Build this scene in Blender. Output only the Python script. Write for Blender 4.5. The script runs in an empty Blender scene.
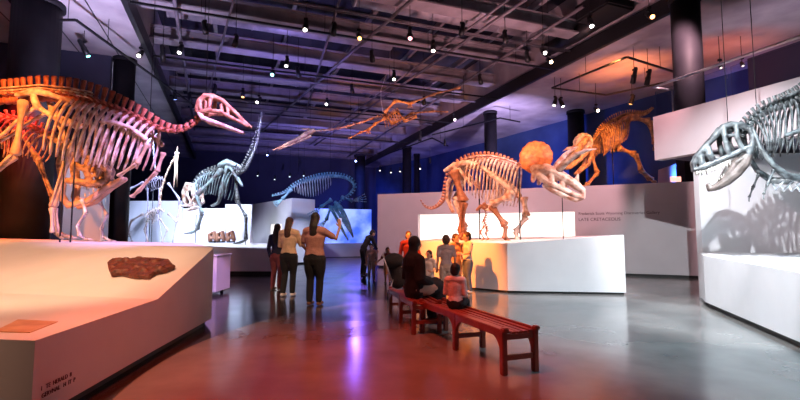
import bpy, bmesh, math, random
from mathutils import Vector as V, Matrix
random.seed(11)
sc = bpy.context.scene
COL = sc.collection
# ------------------------------------------------------------------ camera
PITCH = math.radians(4.32); FPX = 450.0; EYE = 1.35
cam_d = bpy.data.cameras.new('camera'); cam = bpy.data.objects.new('camera', cam_d); COL.objects.link(cam)
cam_d.sensor_width = 36; cam_d.lens = 36*FPX/800; cam_d.clip_end = 200
cam.location = (0, 0, EYE); cam.rotation_euler = (math.pi/2+PITCH, 0, 0)
sc.camera = cam
# ------------------------------------------------------------------ world, exposure
w = bpy.data.worlds.new('hall_ambience'); sc.world = w; w.use_nodes = True
w.node_tree.nodes['Background'].inputs[0].default_value = (0.30, 0.26, 0.34, 1)
w.node_tree.nodes['Background'].inputs[1].default_value = 0.11
sc.view_settings.view_transform = 'Standard'; sc.view_settings.look = 'None'
sc.view_settings.gamma = 1; sc.view_settings.use_curve_mapping = False
sc.view_settings.exposure = 0.15
# ------------------------------------------------------------------ lights of the hall (track spots, plus added fills and washes without fixtures)
def aim(o, tgt):
    o.rotation_euler = (V(tgt)-o.location).to_track_quat('-Z', 'Y').to_euler()
def spot(loc, tgt, col, watts, deg=50, blend=.6, size=.12):
    d = bpy.data.lights.new('spot_light', 'SPOT'); d.color = col; d.energy = watts
    d.spot_size = math.radians(deg); d.spot_blend = blend; d.shadow_soft_size = size
    o = bpy.data.objects.new('spot_light', d); COL.objects.link(o); o.location = loc; aim(o, tgt); return o
def area(loc, tgt, col, watts, sx, sy):
    d = bpy.data.lights.new('area_light', 'AREA'); d.shape = 'RECTANGLE'; d.size = sx; d.size_y = sy; d.color = col; d.energy = watts
    o = bpy.data.objects.new('area_light', d); COL.objects.link(o); o.location = loc; aim(o, tgt); return o
def point(loc, col, watts, size=.3):
    d = bpy.data.lights.new('point_light', 'POINT'); d.color = col; d.energy = watts; d.shadow_soft_size = size
    o = bpy.data.objects.new('point_light', d); COL.objects.link(o); o.location = loc; return o
ORANGE = (1, .36, .10); RED = (1, .10, .05); VIOLET = (.50, .25, 1); BLUE = (.05, .12, 1); WARM = (1, .72, .50); WHITE = (1, .97, .95); COOL = (.72, .86, 1); PINK = (1, .55, .60)
# left plinth and its duck-billed skeleton
spot((-6.0, 3.0, 5.4), (-7.3, 8.1, 2.9), (1, .27, .05), 4200, 34)
spot((-5.2, 2.2, 6.6), (-5.4, 6.2, .8), (1, .52, .28), 2200, 52)
spot((-3.4, 1.8, 6.6), (-3.9, 4.6, .6), (1, .50, .28), 1100, 44)
spot((-1.2, 5.0, 6.3), (-3.8, 8.1, 2.7), (.72, .42, 1), 4400, 34)
spot((-8.2, 8.9, 5.6), (-8.7, 10.4, 1.2), (1, .03, .02), 2600, 60)
# floor
spot((-1.8, 4.2, 6.8), (-.7, 4.3, 0), (1, .09, .04), 2400, 54, 1)
spot((4.6, 3.4, 6.8), (4.5, 6.2, 0), (.52, .84, 1), 3400, 66, 1)
spot((.8, 5.6, 6.8), (.8, 6.2, 0), (1, .28, .18), 500, 60, 1)
# visitors
spot((-.6, 4.6, 6.8), (-1.9, 9.0, 1.1), (1, .58, .34), 1500, 26)
spot((1.6, 4.4, 6.8), (.6, 8.6, .9), (1, .46, .30), 1300, 30)
spot((-7.2, 9.6, 5.4), (-9.0, 12.9, 1.2), (.75, .65, .85), 700, 60)
# middle-left platform
spot((-6.4, 13.2, 6.6), (-6.8, 18.2, 1.0), (.74, .86, 1), 3900, 54)
spot((-8.2, 14.6, 6.6), (-9.2, 18.6, 1.4), (.55, .66, 1), 4200, 60)
# pale box and screen
spot((-5.0, 14.6, 6.6), (-5.9, 20.6, 1.2), (.62, .60, 1), 1800, 46)
spot((-3.6, 12.5, 6.8), (-3.4, 19.0, 3.1), (.12, .42, 1), 900, 30)
spot((-2.9, 29.5, 6.1), (-2.4, 26.0, 0), (.22, .12, 1), 4200, 100, .6, .08)
spot((-2.4, 27.6, 5.8), (-2.9, 32.0, 4.0), BLUE, 2200, 60)
# centre plinth
spot((-.4, 8.4, 6.6), (2.0, 12.4, 2.0), (1, .40, .20), 3600, 38)
spot((5.4, 7.4, 6.6), (3.9, 10.8, .8), (.95, .95, 1), 2600, 36)
spot((-1.9, 8.3, 5.6), (1.4, 11.3, .75), (1, .24, .03), 6800, 25)
spot((6.2, 8.6, 6.6), (5.9, 15.2, 1.4), PINK, 2200, 66)
spot((-1.0, 11.0, 6.6), (1.5, 17.2, 1.6), PINK, 1500, 60)
spot((2.6, 9.0, 6.6), (3.8, 11.5, 3.0), ORANGE, 650, 24)
spot((-.8, 13.6, 3.6), (-.5, 17.0, 5.4), ORANGE, 900, 60)  # added upward spot with no fixture, tints the hanging flying reptile
# second horned skeleton
spot((6.2, 12.4, 6.5), (7.6, 17.4, 4.2), (1, .36, .08), 3600, 34)
# right platform, its shadow on the wall
spot((1.5, 5.4, 4.8), (7.6, 9.2, 1.7), (.95, .97, 1), 1000, 34)  # added fill with no fixture, lightens the wall around the shadow
spot((.6, 3.6, 5.6), (5.1, 6.9, .4), (.85, .94, 1), 2600, 30)
spot((2.9, 3.8, 5.3), (6.4, 8.4, 1.9), (.90, .95, 1), 2500, 46, .5, .03)
spot((2.6, 5.0, 6.6), (5.2, 7.0, .3), (.85, .93, 1), 2000, 36)
spot((3.4, 6.2, 6.4), (6.7, 9.0, 3.4), PINK, 420, 26)
# added coloured washes with no fixture, thrown up onto ceilings and across end walls
spot((4.6, 17.0, 3.2), (4.0, 22.0, 7), (.66, .52, 1), 2600, 90, 1)
spot((7.3, 14.4, 5.3), (7.6, 15.0, 7), (1, .25, .07), 420, 110, 1)
spot((9.2, 12.6, 5.2), (9.9, 13.6, 7), (1, .16, .03), 150, 110, 1)
spot((9.2, 9.2, 4.6), (10.4, 12.5, 7), (.62, .50, .62), 420, 96, 1)
spot((-6.2, 9.4, 3.4), (-7.3, 10.6, 7), (.70, .62, 1), 1500, 92, 1)
spot((-3.8, 13.5, 3.5), (-4.3, 17.5, 8), (.34, .28, 1), 1200, 110, 1)
spot((-4.5, 24.0, 3.0), (-5.0, 29.0, 8), (.32, .28, 1), 1800, 120, 1)
spot((2.6, 10.6, 3.0), (3.2, 13.5, 8), (1, .48, .50), 900, 120, 1)
spot((5.0, 20.0, 3.0), (8.2, 22.0, 3.6), (.03, .14, 1), 1000, 110, 1)
spot((1.0, 24.0, 3.0), (3.2, 30.0, 3.0), (.08, .12, 1), 900, 110, 1)
spot((9.6, 16.6, 3.2), (12.4, 15.6, 4.6), (.03, .16, 1), 600, 100, 1)

# ================================================================== helpers
def ray(px, py):
    x = px-400; y = 200-py
    return V((x, FPX*math.cos(PITCH)-y*math.sin(PITCH), FPX*math.sin(PITCH)+y*math.cos(PITCH)))
def P(px, py, Y):
    d = ray(px, py); return V((0, 0, EYE))+d*(Y/d.y)
def G(px, py, z=0):
    d = ray(px, py); return V((0, 0, EYE))+d*((z-EYE)/d.z)
AX_U = V((-.355, .935, 0)).normalized(); AX_V = V((.935, .355, 0)).normalized(); UP = V((0, 0, 1))
def RM(s, t, z=0): return AX_V*s+AX_U*t+UP*z
def lerp(a, b, t): return a+(b-a)*t

def mat(name, c, rough=.6, metal=0, c2=None, scale=6, detail=4, bump=0, bscale=30, emit=0, spec=.5, rvar=0):
    m = bpy.data.materials.new(name); m.use_nodes = True; nt = m.node_tree; b = nt.nodes['Principled BSDF']
    b.inputs['Base Color'].default_value = (*c, 1); b.inputs['Roughness'].default_value = rough
    b.inputs['Metallic'].default_value = metal; b.inputs['Specular IOR Level'].default_value = spec
    tc = nt.nodes.new('ShaderNodeTexCoord')
    nz = nt.nodes.new('ShaderNodeTexNoise'); nz.inputs['Scale'].default_value = scale; nz.inputs['Detail'].default_value = detail
    nt.links.new(tc.outputs['Object'], nz.inputs['Vector'])
    cr = nt.nodes.new('ShaderNodeValToRGB'); c2 = c2 or tuple(x*.88 for x in c)
    cr.color_ramp.elements[0].position = .35; cr.color_ramp.elements[1].position = .65
    cr.color_ramp.elements[0].color = (*c2, 1); cr.color_ramp.elements[1].color = (*c, 1)
    nt.links.new(nz.outputs['Fac'], cr.inputs['Fac']); nt.links.new(cr.outputs['Color'], b.inputs['Base Color'])
    if rvar:
        mr = nt.nodes.new('ShaderNodeMapRange'); mr.inputs['To Min'].default_value = rough-rvar; mr.inputs['To Max'].default_value = rough+rvar
        nt.links.new(nz.outputs['Fac'], mr.inputs['Value']); nt.links.new(mr.outputs['Result'], b.inputs['Roughness'])
    if bump:
        n2 = nt.nodes.new('ShaderNodeTexNoise'); n2.inputs['Scale'].default_value = bscale; n2.inputs['Detail'].default_value = 5
        nt.links.new(tc.outputs['Object'], n2.inputs['Vector'])
        bp = nt.nodes.new('ShaderNodeBump'); bp.inputs['Strength'].default_value = bump; bp.inputs['Distance'].default_value = .02
        nt.links.new(n2.outputs['Fac'], bp.inputs['Height']); nt.links.new(bp.outputs['Normal'], b.inputs['Normal'])
    if emit:
        b.inputs['Emission Color'].default_value = (*c, 1); b.inputs['Emission Strength'].default_value = emit
    return m

class MB:
    def __init__(s): s.v = []; s.f = []
    def add(s, vs, fs):
        o = len(s.v); s.v += [V(x) for x in vs]; s.f += [tuple(i+o for i in f) for f in fs]; return s
    def tube(s, pts, rad, n=8, flat=1.0, ref=None, dome=False):
        pts = [V(p) for p in pts]
        if not hasattr(rad, '__len__'): rad = [rad]*len(pts)
        rad = list(rad)
        if dome:
            d0 = (pts[0]-pts[1]).normalized(); d1 = (pts[-1]-pts[-2]).normalized()
            pts = [pts[0]+d0*rad[0]*.8, pts[0]+d0*rad[0]*.5]+pts+[pts[-1]+d1*rad[-1]*.5, pts[-1]+d1*rad[-1]*.8]
            rad = [rad[0]*.35, rad[0]*.8]+rad+[rad[-1]*.8, rad[-1]*.35]
        vs = []; fs = []; a = None
        for i, p in enumerate(pts):
            t = (pts[min(i+1, len(pts)-1)]-pts[max(i-1, 0)])
            t = t.normalized() if t.length > 1e-9 else UP
            if ref is not None:
                a = V(ref)-t*t.dot(V(ref))
                if a.length < 1e-4: a = t.orthogonal()
            elif a is None: a = t.orthogonal()
            else:
                a = a-t*t.dot(a)
                if a.length < 1e-6: a = t.orthogonal()
            a = a.normalized(); b = t.cross(a)
            for k in range(n):
                th = 2*math.pi*k/n
                vs.append(p+a*(math.cos(th)*rad[i]*flat)+b*(math.sin(th)*rad[i]))
        for i in range(len(pts)-1):
            for k in range(n):
                k2 = (k+1) % n
                fs.append((i*n+k, i*n+k2, (i+1)*n+k2, (i+1)*n+k))
        fs.append(tuple(range(n))[::-1]); fs.append(tuple((len(pts)-1)*n+k for k in range(n)))
        return s.add(vs, fs)
    def box(s, c, size, ax=None):
        c = V(c); ax = ax or (V((1, 0, 0)), V((0, 1, 0)), UP)
        h = [x/2 for x in size]; vs = []
        for sx in (-1, 1):
            for sy in (-1, 1):
                for sz in (-1, 1): vs.append(c+ax[0]*h[0]*sx+ax[1]*h[1]*sy+ax[2]*h[2]*sz)
        return s.add(vs, [(0, 1, 3, 2), (4, 6, 7, 5), (0, 4, 5, 1), (2, 3, 7, 6), (0, 2, 6, 4), (1, 5, 7, 3)])
    def beam(s, a, b, w, h):
        a = V(a); b = V(b); t = (b-a).normalized(); x = t.cross(UP)
        if x.length < 1e-4: x = V((1, 0, 0))
        x.normalize(); z = x.cross(t)
        return s.box((a+b)/2, ((b-a).length, w, h), (t, x, z))
    def ell(s, c, r, ax=None, n=12, m=8):
        c = V(c); ax = ax or (V((1, 0, 0)), V((0, 1, 0)), UP)
        if not hasattr(r, '__len__'): r = (r, r, r)
        vs = [c+ax[2]*r[2]]; fs = []
        for i in range(1, m):
            ph = math.pi*i/m
            for k in range(n):
                th = 2*math.pi*k/n
                vs.append(c+ax[0]*(r[0]*math.sin(ph)*math.cos(th))+ax[1]*(r[1]*math.sin(ph)*math.sin(th))+ax[2]*(r[2]*math.cos(ph)))
        vs.append(c-ax[2]*r[2])
        for k in range(n): fs.append((0, 1+k, 1+(k+1) % n))
        for i in range(m-2):
            for k in range(n):
                a = 1+i*n+k; b = 1+i*n+(k+1) % n; fs.append((a, a+n, b+n, b))
        L = len(vs)-1
        for k in range(n): fs.append((L, 1+(m-2)*n+(k+1) % n, 1+(m-2)*n+k))
        return s.add(vs, fs)
    def ext(s, poly, vec):
        poly = [V(p) for p in poly]; vec = V(vec); n = len(poly)
        fs = [tuple(range(n)), tuple(range(2*n-1, n-1, -1))]
        for i in range(n): fs.append((i, (i+1) % n, n+(i+1) % n, n+i))
        return s.add(poly+[p+vec for p in poly], fs)
    def cyl(s, a, b, r, n=16, r2=None): return s.tube([a, b], [r, r if r2 is None else r2], n)
    def bone(s, a, b, r, bend=None, n=8):
        a = V(a); b = V(b); pts = []; rr = []
        prof = [(0, 1.0), (.04, 1.65), (.12, 1.45), (.3, .92), (.5, .8), (.7, .88), (.88, 1.35), (.96, 1.6), (1, 1.0)]
        for t, k in prof:
            p = lerp(a, b, t)
            if bend is not None: p = p+V(bend)*math.sin(math.pi*t)
            pts.append(p); rr.append(r*k)
        return s.tube(pts, rr, n)
    def build(s, name, m, parent=None, smooth=True, remesh=0, smo=2, bevel=0, org=None):
        me = bpy.data.meshes.new(name)
        if parent is not None: org = ORG[parent.name]
        elif org is None:
            xs = [p.x for p in s.v]; ys = [p.y for p in s.v]; zs = [p.z for p in s.v]
            org = V(((min(xs)+max(xs))/2, (min(ys)+max(ys))/2, min(zs)))
        org = V(org)
        me.from_pydata([tuple(p-org) for p in s.v], [], s.f)
        bm = bmesh.new(); bm.from_mesh(me); bmesh.ops.recalc_face_normals(bm, faces=bm.faces)
        if bevel: bmesh.ops.bevel(bm, geom=list(bm.edges), offset=bevel, segments=2, affect='EDGES', clamp_overlap=True)
        bm.to_mesh(me); bm.free()
        if remesh:
            tmp = bpy.data.objects.new('tmp', me); COL.objects.link(tmp)
            md = tmp.modifiers.new('r', 'REMESH'); md.mode = 'VOXEL'; md.voxel_size = remesh
            if smo:
                ms = tmp.modifiers.new('s', 'SMOOTH'); ms.iterations = smo; ms.factor = .5
            dg = bpy.context.evaluated_depsgraph_get(); dg.update()
            me2 = bpy.data.meshes.new_from_object(tmp.evaluated_get(dg)); bpy.data.objects.remove(tmp); me = me2; me.name = name
        o = bpy.data.objects.new(name, me); COL.objects.link(o)
        me.materials.clear(); me.materials.append(m)
        for p in me.polygons: p.use_smooth = bool(smooth)
        if parent is not None: o.parent = parent; ORG[o.name] = org
        else: o.location = org; ORG[o.name] = org
        return o
ORG = {}
def tag(o, label, cat, group=None, kind=None):
    o['label'] = label; o['category'] = cat
    if group: o['group'] = group
    if kind: o['kind'] = kind
    return o
def thing(name, label, cat, loc=(0, 0, 0), group=None):
    o = bpy.data.objects.new(name, None); COL.objects.link(o); o.location = loc; o.empty_display_size = .1
    ORG[o.name] = V(loc); return tag(o, label, cat, group)
def struct(o, label=None):
    o['kind'] = 'structure'
    if label: o['label'] = label
    return o
def kids(o): return [c for c in ALLP.get(o.name, [])]
def copy_tree(o, parent=None):
    c = o.copy(); COL.objects.link(c); c.parent = parent
    for ch in list(o.children): copy_tree(ch, c)
    return c
def catmull(pts, n):
    pts = [V(p) for p in pts]; q = [pts[0]*2-pts[1]]+pts+[pts[-1]*2-pts[-2]]; out = []
    for i in range(1, len(q)-2):
        for k in range(12):
            t = k/12; a, b, c, d = q[i-1:i+3]
            out.append(.5*((2*b)+(c-a)*t+(2*a-5*b+4*c-d)*t*t+(3*b-a-3*c+d)*t**3))
    out.append(pts[-1]); L = [0]
    for i in range(1, len(out)): L.append(L[-1]+(out[i]-out[i-1]).length)
    res = []; j = 0
    for k in range(n):
        d = L[-1]*k/(n-1)
        while j < len(L)-2 and L[j+1] < d: j += 1
        seg = max(L[j+1]-L[j], 1e-9); res.append(out[j].lerp(out[j+1], (d-L[j])/seg))
    return res, L[-1]
def text(body, loc, right, up, size, m, parent, name='lettering'):
    cu = bpy.data.curves.new(name, 'FONT'); cu.body = body; cu.size = size; cu.extrude = .002
    t = bpy.data.objects.new('tmp', cu); COL.objects.link(t)
    dg = bpy.context.evaluated_depsgraph_get(); dg.update(); me = bpy.data.meshes.new_from_object(t.evaluated_get(dg)); bpy.data.objects.remove(t)
    r = V(right).normalized(); u = V(up); u = (u-r*u.dot(r)).normalized(); nn = r.cross(u); org = ORG[parent.name]
    for v in me.vertices:
        v.co = V(loc)-org+r*v.co.x+u*v.co.y+nn*(v.co.z+.003)
    me.materials.clear(); me.materials.append(m); me.name = name
    o = bpy.data.objects.new(name, me); COL.objects.link(o); o.parent = parent; ORG[o.name] = org; return o

# ------------------------------------------------------------------ materials
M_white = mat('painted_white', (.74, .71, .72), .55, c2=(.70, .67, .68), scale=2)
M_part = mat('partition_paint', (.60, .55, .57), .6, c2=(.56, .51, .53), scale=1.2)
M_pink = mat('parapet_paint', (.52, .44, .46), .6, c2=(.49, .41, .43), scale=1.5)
M_shelf = mat('plinth_top', (.80, .76, .72), .5, c2=(.76, .72, .68), scale=3)
M_toe = mat('black_toe_kick', (.012, .012, .012), .5)
M_black = mat('black_metal', (.015, .015, .018), .45, .3)
M_col = mat('column_paint', (.016, .015, .019), .6, c2=(.010, .009, .013), scale=2, spec=.15)
M_dark = mat('dark_wall', (.035, .035, .075), .7, c2=(.028, .028, .06), scale=.8)
M_navy = mat('navy_wall', (.05, .09, .22), .7, c2=(.02, .04, .12), scale=.5, detail=7)
M_deck = mat('ceiling_deck', (.035, .033, .045), .8, c2=(.018, .016, .026), scale=1.5, bump=.5, bscale=6)
M_soffit = mat('soffit_plaster', (.48, .44, .48), .7, c2=(.26, .23, .27), scale=.7, detail=8)
M_beam = mat('beam_paint', (.30, .26, .30), .6, c2=(.22, .19, .22), scale=2)
M_duct = mat('duct_metal', (.40, .36, .42), .5, .3, c2=(.22, .2, .25), scale=2)
M_pipe = mat('pipe_paint', (.14, .12, .15), .5, c2=(.08, .07, .09), scale=2)
M_bone = mat('fossil_bone', (.66, .50, .40), .55, c2=(.42, .27, .19), scale=5, detail=6, bump=.4, bscale=25)
M_brown = mat('brown_fossil_bone', (.45, .20, .11), .5, c2=(.22, .09, .06), scale=9, detail=6, bump=.5, bscale=30)
M_red = mat('red_brown_fossil_bone', (.52, .17, .10), .5, c2=(.26, .07, .05), scale=11, bump=.5, bscale=30)
M_pale = mat('pale_cast_bone', (.78, .68, .63), .5, c2=(.38, .20, .15), scale=8, detail=6, bump=.4, bscale=25)
M_mott = mat('mottled_bone', (.62, .42, .24), .5, c2=(.10, .06, .06), scale=9, detail=5, bump=.5, bscale=20)
M_grey = mat('grey_fossil_bone', (.15, .16, .165), .4, c2=(.018, .015, .018), scale=10, detail=6, bump=.5, bscale=25)
M_teal = mat('teal_grey_bone', (.24, .34, .37), .5, c2=(.10, .08, .09), scale=5, detail=6, bump=.4, bscale=25)
M_white_bone = mat('white_cast_bone', (.78, .78, .80), .5, c2=(.5, .5, .55), scale=6)
M_blue_bone = mat('blue_grey_bone', (.30, .50, .62), .5, c2=(.10, .22, .32), scale=5)
M_skull2 = mat('tan_skull_bone', (.55, .33, .18), .5, c2=(.24, .07, .04), scale=10, detail=6, bump=.5)
M_skull = mat('skull_bone', (.80, .62, .52), .5, c2=(.35, .13, .08), scale=6, detail=7, bump=.6, bscale=18)
M_frill = mat('frill_bone', (.72, .25, .06), .55, c2=(.42, .12, .03), scale=9, detail=7, bump=.8, bscale=14)
M_orange_bone = mat('orange_brown_bone', (.72, .40, .16), .5, c2=(.28, .10, .05), scale=8, detail=6, bump=.5, bscale=25)
M_tooth = mat('tooth', (.70, .64, .58), .3)
M_wood = mat('red_stained_wood', (.30, .055, .03), .32, c2=(.20, .035, .02), scale=6, detail=6, bump=.15, bscale=60)
M_ink = mat('dark_ink', (.06, .03, .04), .6)
M_rail = mat('handrail_steel', (.75, .74, .78), .3, .8)

# ================================================================== setting
# floor with a polished round inlay
fl = MB().add([(-26, -6, 0), (26, -6, 0), (26, 42, 0), (-26, 42, 0)], [(0, 1, 2, 3)])
mf = bpy.data.materials.new('polished_concrete'); mf.use_nodes = True; nt = mf.node_tree; b = nt.nodes['Principled BSDF']
tc = nt.nodes.new('ShaderNodeTexCoord'); n1 = nt.nodes.new('ShaderNodeTexNoise'); n1.inputs['Scale'].default_value = 1.3; n1.inputs['Detail'].default_value = 8
n3 = nt.nodes.new('ShaderNodeTexNoise'); n3.inputs['Scale'].default_value = 60
nt.links.new(tc.outputs['Object'], n1.inputs['Vector']); nt.links.new(tc.outputs['Object'], n3.inputs['Vector'])
def ramp(fac, stops):
    r = nt.nodes.new('ShaderNodeValToRGB'); r.color_ramp.elements[0].position = stops[0][0]; r.color_ramp.elements[0].color = (*stops[0][1], 1)
    r.color_ramp.elements[1].position = stops[1][0]; r.color_ramp.elements[1].color = (*stops[1][1], 1); nt.links.new(fac, r.inputs['Fac']); return r
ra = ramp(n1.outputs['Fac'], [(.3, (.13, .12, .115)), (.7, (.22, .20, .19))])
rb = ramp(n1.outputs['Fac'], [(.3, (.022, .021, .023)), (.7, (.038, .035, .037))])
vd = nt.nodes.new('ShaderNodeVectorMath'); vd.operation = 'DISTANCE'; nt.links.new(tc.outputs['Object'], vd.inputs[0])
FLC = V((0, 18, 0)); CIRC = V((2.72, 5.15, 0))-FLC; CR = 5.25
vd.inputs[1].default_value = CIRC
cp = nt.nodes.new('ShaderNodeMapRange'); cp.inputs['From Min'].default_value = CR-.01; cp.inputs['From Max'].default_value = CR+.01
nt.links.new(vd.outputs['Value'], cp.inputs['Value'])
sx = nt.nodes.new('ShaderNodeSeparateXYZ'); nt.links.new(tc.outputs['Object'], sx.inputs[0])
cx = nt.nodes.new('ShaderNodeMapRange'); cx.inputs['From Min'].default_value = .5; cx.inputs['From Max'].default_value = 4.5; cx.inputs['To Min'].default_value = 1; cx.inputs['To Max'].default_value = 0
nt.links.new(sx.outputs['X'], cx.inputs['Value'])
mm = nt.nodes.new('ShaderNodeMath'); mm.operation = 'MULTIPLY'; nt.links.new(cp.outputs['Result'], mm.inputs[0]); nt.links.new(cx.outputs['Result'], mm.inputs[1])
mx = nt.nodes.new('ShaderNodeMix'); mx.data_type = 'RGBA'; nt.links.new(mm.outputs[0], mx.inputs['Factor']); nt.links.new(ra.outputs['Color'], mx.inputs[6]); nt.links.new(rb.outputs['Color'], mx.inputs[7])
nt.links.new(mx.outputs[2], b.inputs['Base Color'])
mr = nt.nodes.new('ShaderNodeMapRange'); mr.inputs['To Min'].default_value = .10; mr.inputs['To Max'].default_value = .24
nt.links.new(n1.outputs['Fac'], mr.inputs['Value']); nt.links.new(mr.outputs['Result'], b.inputs['Roughness'])
bp = nt.nodes.new('ShaderNodeBump'); bp.inputs['Strength'].default_value = .05; bp.inputs['Distance'].default_value = .01
nt.links.new(n1.outputs['Fac'], bp.inputs['Height']); nt.links.new(bp.outputs['Normal'], b.inputs['Normal'])
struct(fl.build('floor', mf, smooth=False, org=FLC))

SE, NL, NR = 7.0, -2.5, 10.15      # soffit height, nave left and right edges across the hall
def slab(name, m, s0, s1, t0, t1, z0, z1):
    c = RM((s0+s1)/2, (t0+t1)/2, (z0+z1)/2)
    return MB().box(c, (s1-s0, t1-t0, z1-z0), (AX_V, AX_U, UP)).build(name, m, smooth=False)
struct(slab('ceiling', M_deck, NL-.3, NR+.3, -6, 38, 9.0, 9.2))
struct(slab('trim_1', M_soffit, -20, NL, -6, 38, SE, SE+2.2), 'lower plaster ceiling on the left')
struct(slab('trim_2', M_soffit, NR, 26, -6, 38, SE, SE+2.2), 'lower plaster ceiling on the right')
struct(slab('wall_far', M_dark, -20, 16, 36.4, 36.7, 0, 9))
struct(slab('wall_left', M_dark, -17.3, -17, -6, 37, 0, SE))
struct(slab('trim_3', M_black, NL-.02, NL+.10, -6, 36, SE-.18, SE+.25), 'dark edge rail of the left soffit')
struct(slab('trim_4', M_black, NR-.10, NR+.02, -6, 36, SE-.18, SE+.25), 'dark edge rail of the right soffit')
# joints in the left soffit
jt = MB()
for k in range(5): jt.box(RM(NL-.9-k*1.1, 16, SE-.004), (.03, 42, .012), (AX_V, AX_U, UP))
struct(jt.build('trim_5', M_black, smooth=False), 'joints of the left soffit')
wr = MB(); pts = [(14.5, 10.2), (9.34, 20.2), (6.1, 26.2), (2.0, 33.2), (-1.97, 38.2)]
for a, c in zip(pts, pts[1:]): wr.box(((a[0]+c[0])/2, (a[1]+c[1])/2, 3.5), ((V(c)-V(a)).length+.1, .2, 7), ((V((*c, 0))-V((*a, 0))).normalized(), (V((*c, 0))-V((*a, 0))).normalized().cross(UP), UP))
struct(wr.build('wall_right', M_navy, smooth=False))

# big partition with the lit niche and the gallery writing
W0 = V((-.92, 18.4, 0)); W1 = V((10.1, 13.35, 0)); WD = (W1-W0).normalized(); WN = V((WD.y, -WD.x, 0))  # towards the camera
WH = 2.97
def onwall(px, py, out=0):
    d = ray(px, py); o = V((0, 0, EYE)); p0 = W0+WN*out
    return o+d*((p0-o).dot(WN)/d.dot(WN))
nl = onwall(418, 230); nr = onwall(575, 230); nz0 = .5; nz1 = onwall(500, 213).z
def wseg(mb, a, b_, z0, z1, th=.35, back=0):
    a = V((a.x, a.y, 0)); b_ = V((b_.x, b_.y, 0)); c = (a+b_)/2-WN*(th/2+back); c.z = (z0+z1)/2
    mb.box(c, ((b_-a).length, th, z1-z0), (WD, WN, UP))
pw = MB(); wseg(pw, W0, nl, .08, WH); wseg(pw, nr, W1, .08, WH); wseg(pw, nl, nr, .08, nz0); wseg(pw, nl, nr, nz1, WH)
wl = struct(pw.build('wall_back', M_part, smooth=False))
tk = MB(); wseg(tk, W0+WD*.05, W1, 0, .08, .25, .06); tk.build('toe_kick', M_toe, wl, smooth=False)
M_lit = mat('lit_panel', (1, .95, .86), .5, c2=(1, .93, .82), scale=2, emit=1.3)
npn = MB(); wseg(npn, nl, nr, nz0, nz1, .05, .25); o = npn.build('light_box', M_lit, wl, smooth=False)
o['label'] = 'glowing cream light box panel'
for txt, px, py, sz, m_ in (('Frederick Scott Wyoming Discoveries Gallery', 578.5, 215, .128, M_ink), ('LATE CRETACEOUS', 578.5, 221, .145, M_ink)):
    text(txt, onwall(px, py, .002), WD, UP, sz, m_, wl)
# lower pieces behind the parapet
def wallpiece(name, a, c, z0, z1, m, th=.2, label=None):
    a = V((a[0], a[1], 0)); c = V((c[0], c[1], 0)); d = (c-a).normalized(); n = d.cross(UP); ctr = (a+c)/2; ctr.z = (z0+z1)/2
    o = MB().box(ctr, ((c-a).length, th, z1-z0), (d, n, UP)).build(name, m, smooth=False); return struct(o, label)
a = P(652, 172, 18.5); c = P(684, 161, 16.0)
mb = MB(); a0 = P(652, 200, 18.5); c0 = P(684, 200, 16.0)
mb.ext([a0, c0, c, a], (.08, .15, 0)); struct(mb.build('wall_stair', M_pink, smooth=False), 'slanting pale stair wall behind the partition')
a_ = G(112, 57, 7); c_ = G(-60, 36, 7)
wallpiece('wall_side', (a_.x, a_.y), (c_.x, c_.y), 0, 7, M_dark)
a_ = P(62, 230, 12.6); c_ = P(102, 230, 13.2)
wallpiece('wall_screen', (a_.x, a_.y), (c_.x, c_.y), 0, P(80, 168, 12.9).z, M_part)
a_ = P(102.3, 230, 13.2); c_ = P(106, 230, 13.2)
wallpiece('trim_7', (a_.x, a_.y), (c_.x, c_.y), 0, P(80, 168, 12.9).z, mat('pale_blue_paint', (.55, .72, .85), .5), label='pale blue edge of the screen wall')
# pale box (left) and projection wall
wb = MB(); bx = [P(250, 205, 24.6), P(292, 198, 20.0), P(315, 199.5, 20.9)]
bx = [V((p.x, p.y, 0)) for p in bx]; bx.append(bx[0]+bx[2]-bx[1])
wb.ext([p+UP*.08 for p in bx], (0, 0, 2.87)); wbo = struct(wb.build('wall_middle', M_white, smooth=False))
mb = MB(); cc = sum(bx, V((0, 0, 0)))/4; mb.ext([cc+(p-cc)*.96 for p in bx], (0, 0, .08)); mb.build('toe_kick', M_toe, wbo, smooth=False)
def bd(px): # point on the left face of the box
    d = ray(px, 230); f = (bx[1]-bx[0]).normalized(); n = V((-f.y, f.x, 0)); return V((0, 0, EYE))+d*((bx[0]-V((0, 0, EYE))).dot(n)/d.dot(n))
p = bd(272); q = bd(281); fdir = (bx[1]-bx[0]).normalized(); fn = V((fdir.y, -fdir.x, 0))
if fn.y > 0: fn = -fn
mb = MB(); mb.box(((p.x+q.x)/2+fn.x*.03, (p.y+q.y)/2+fn.y*.03, 1.25), ((q-p).length, .05, 1.1), (fdir, fn, UP)); mb.build('label_panel', mat('label_panel_light', (1, .9, .8), .5, emit=.8), wbo, smooth=False)
S0 = P(300, 230, 25.6); S1 = P(371.5, 230, 27.0); S0.z = S1.z = 0; SD = (S1-S0).normalized(); SN = V((SD.y, -SD.x, 0))
struct(MB().box((S0+S1)/2+SN*-.15+UP*.42, ((S1-S0).length, .5, .78), (SD, SN, UP)).build('wall_projection', M_white, smooth=False))
ms = bpy.data.materials.new('projected_sea'); ms.use_nodes = True; nt = ms.node_tree; b = nt.nodes['Principled BSDF']
tc = nt.nodes.new('ShaderNodeTexCoord'); nz = nt.nodes.new('ShaderNodeTexNoise'); nz.inputs['Scale'].default_value = .55; nz.inputs['Detail'].default_value = 5
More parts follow.
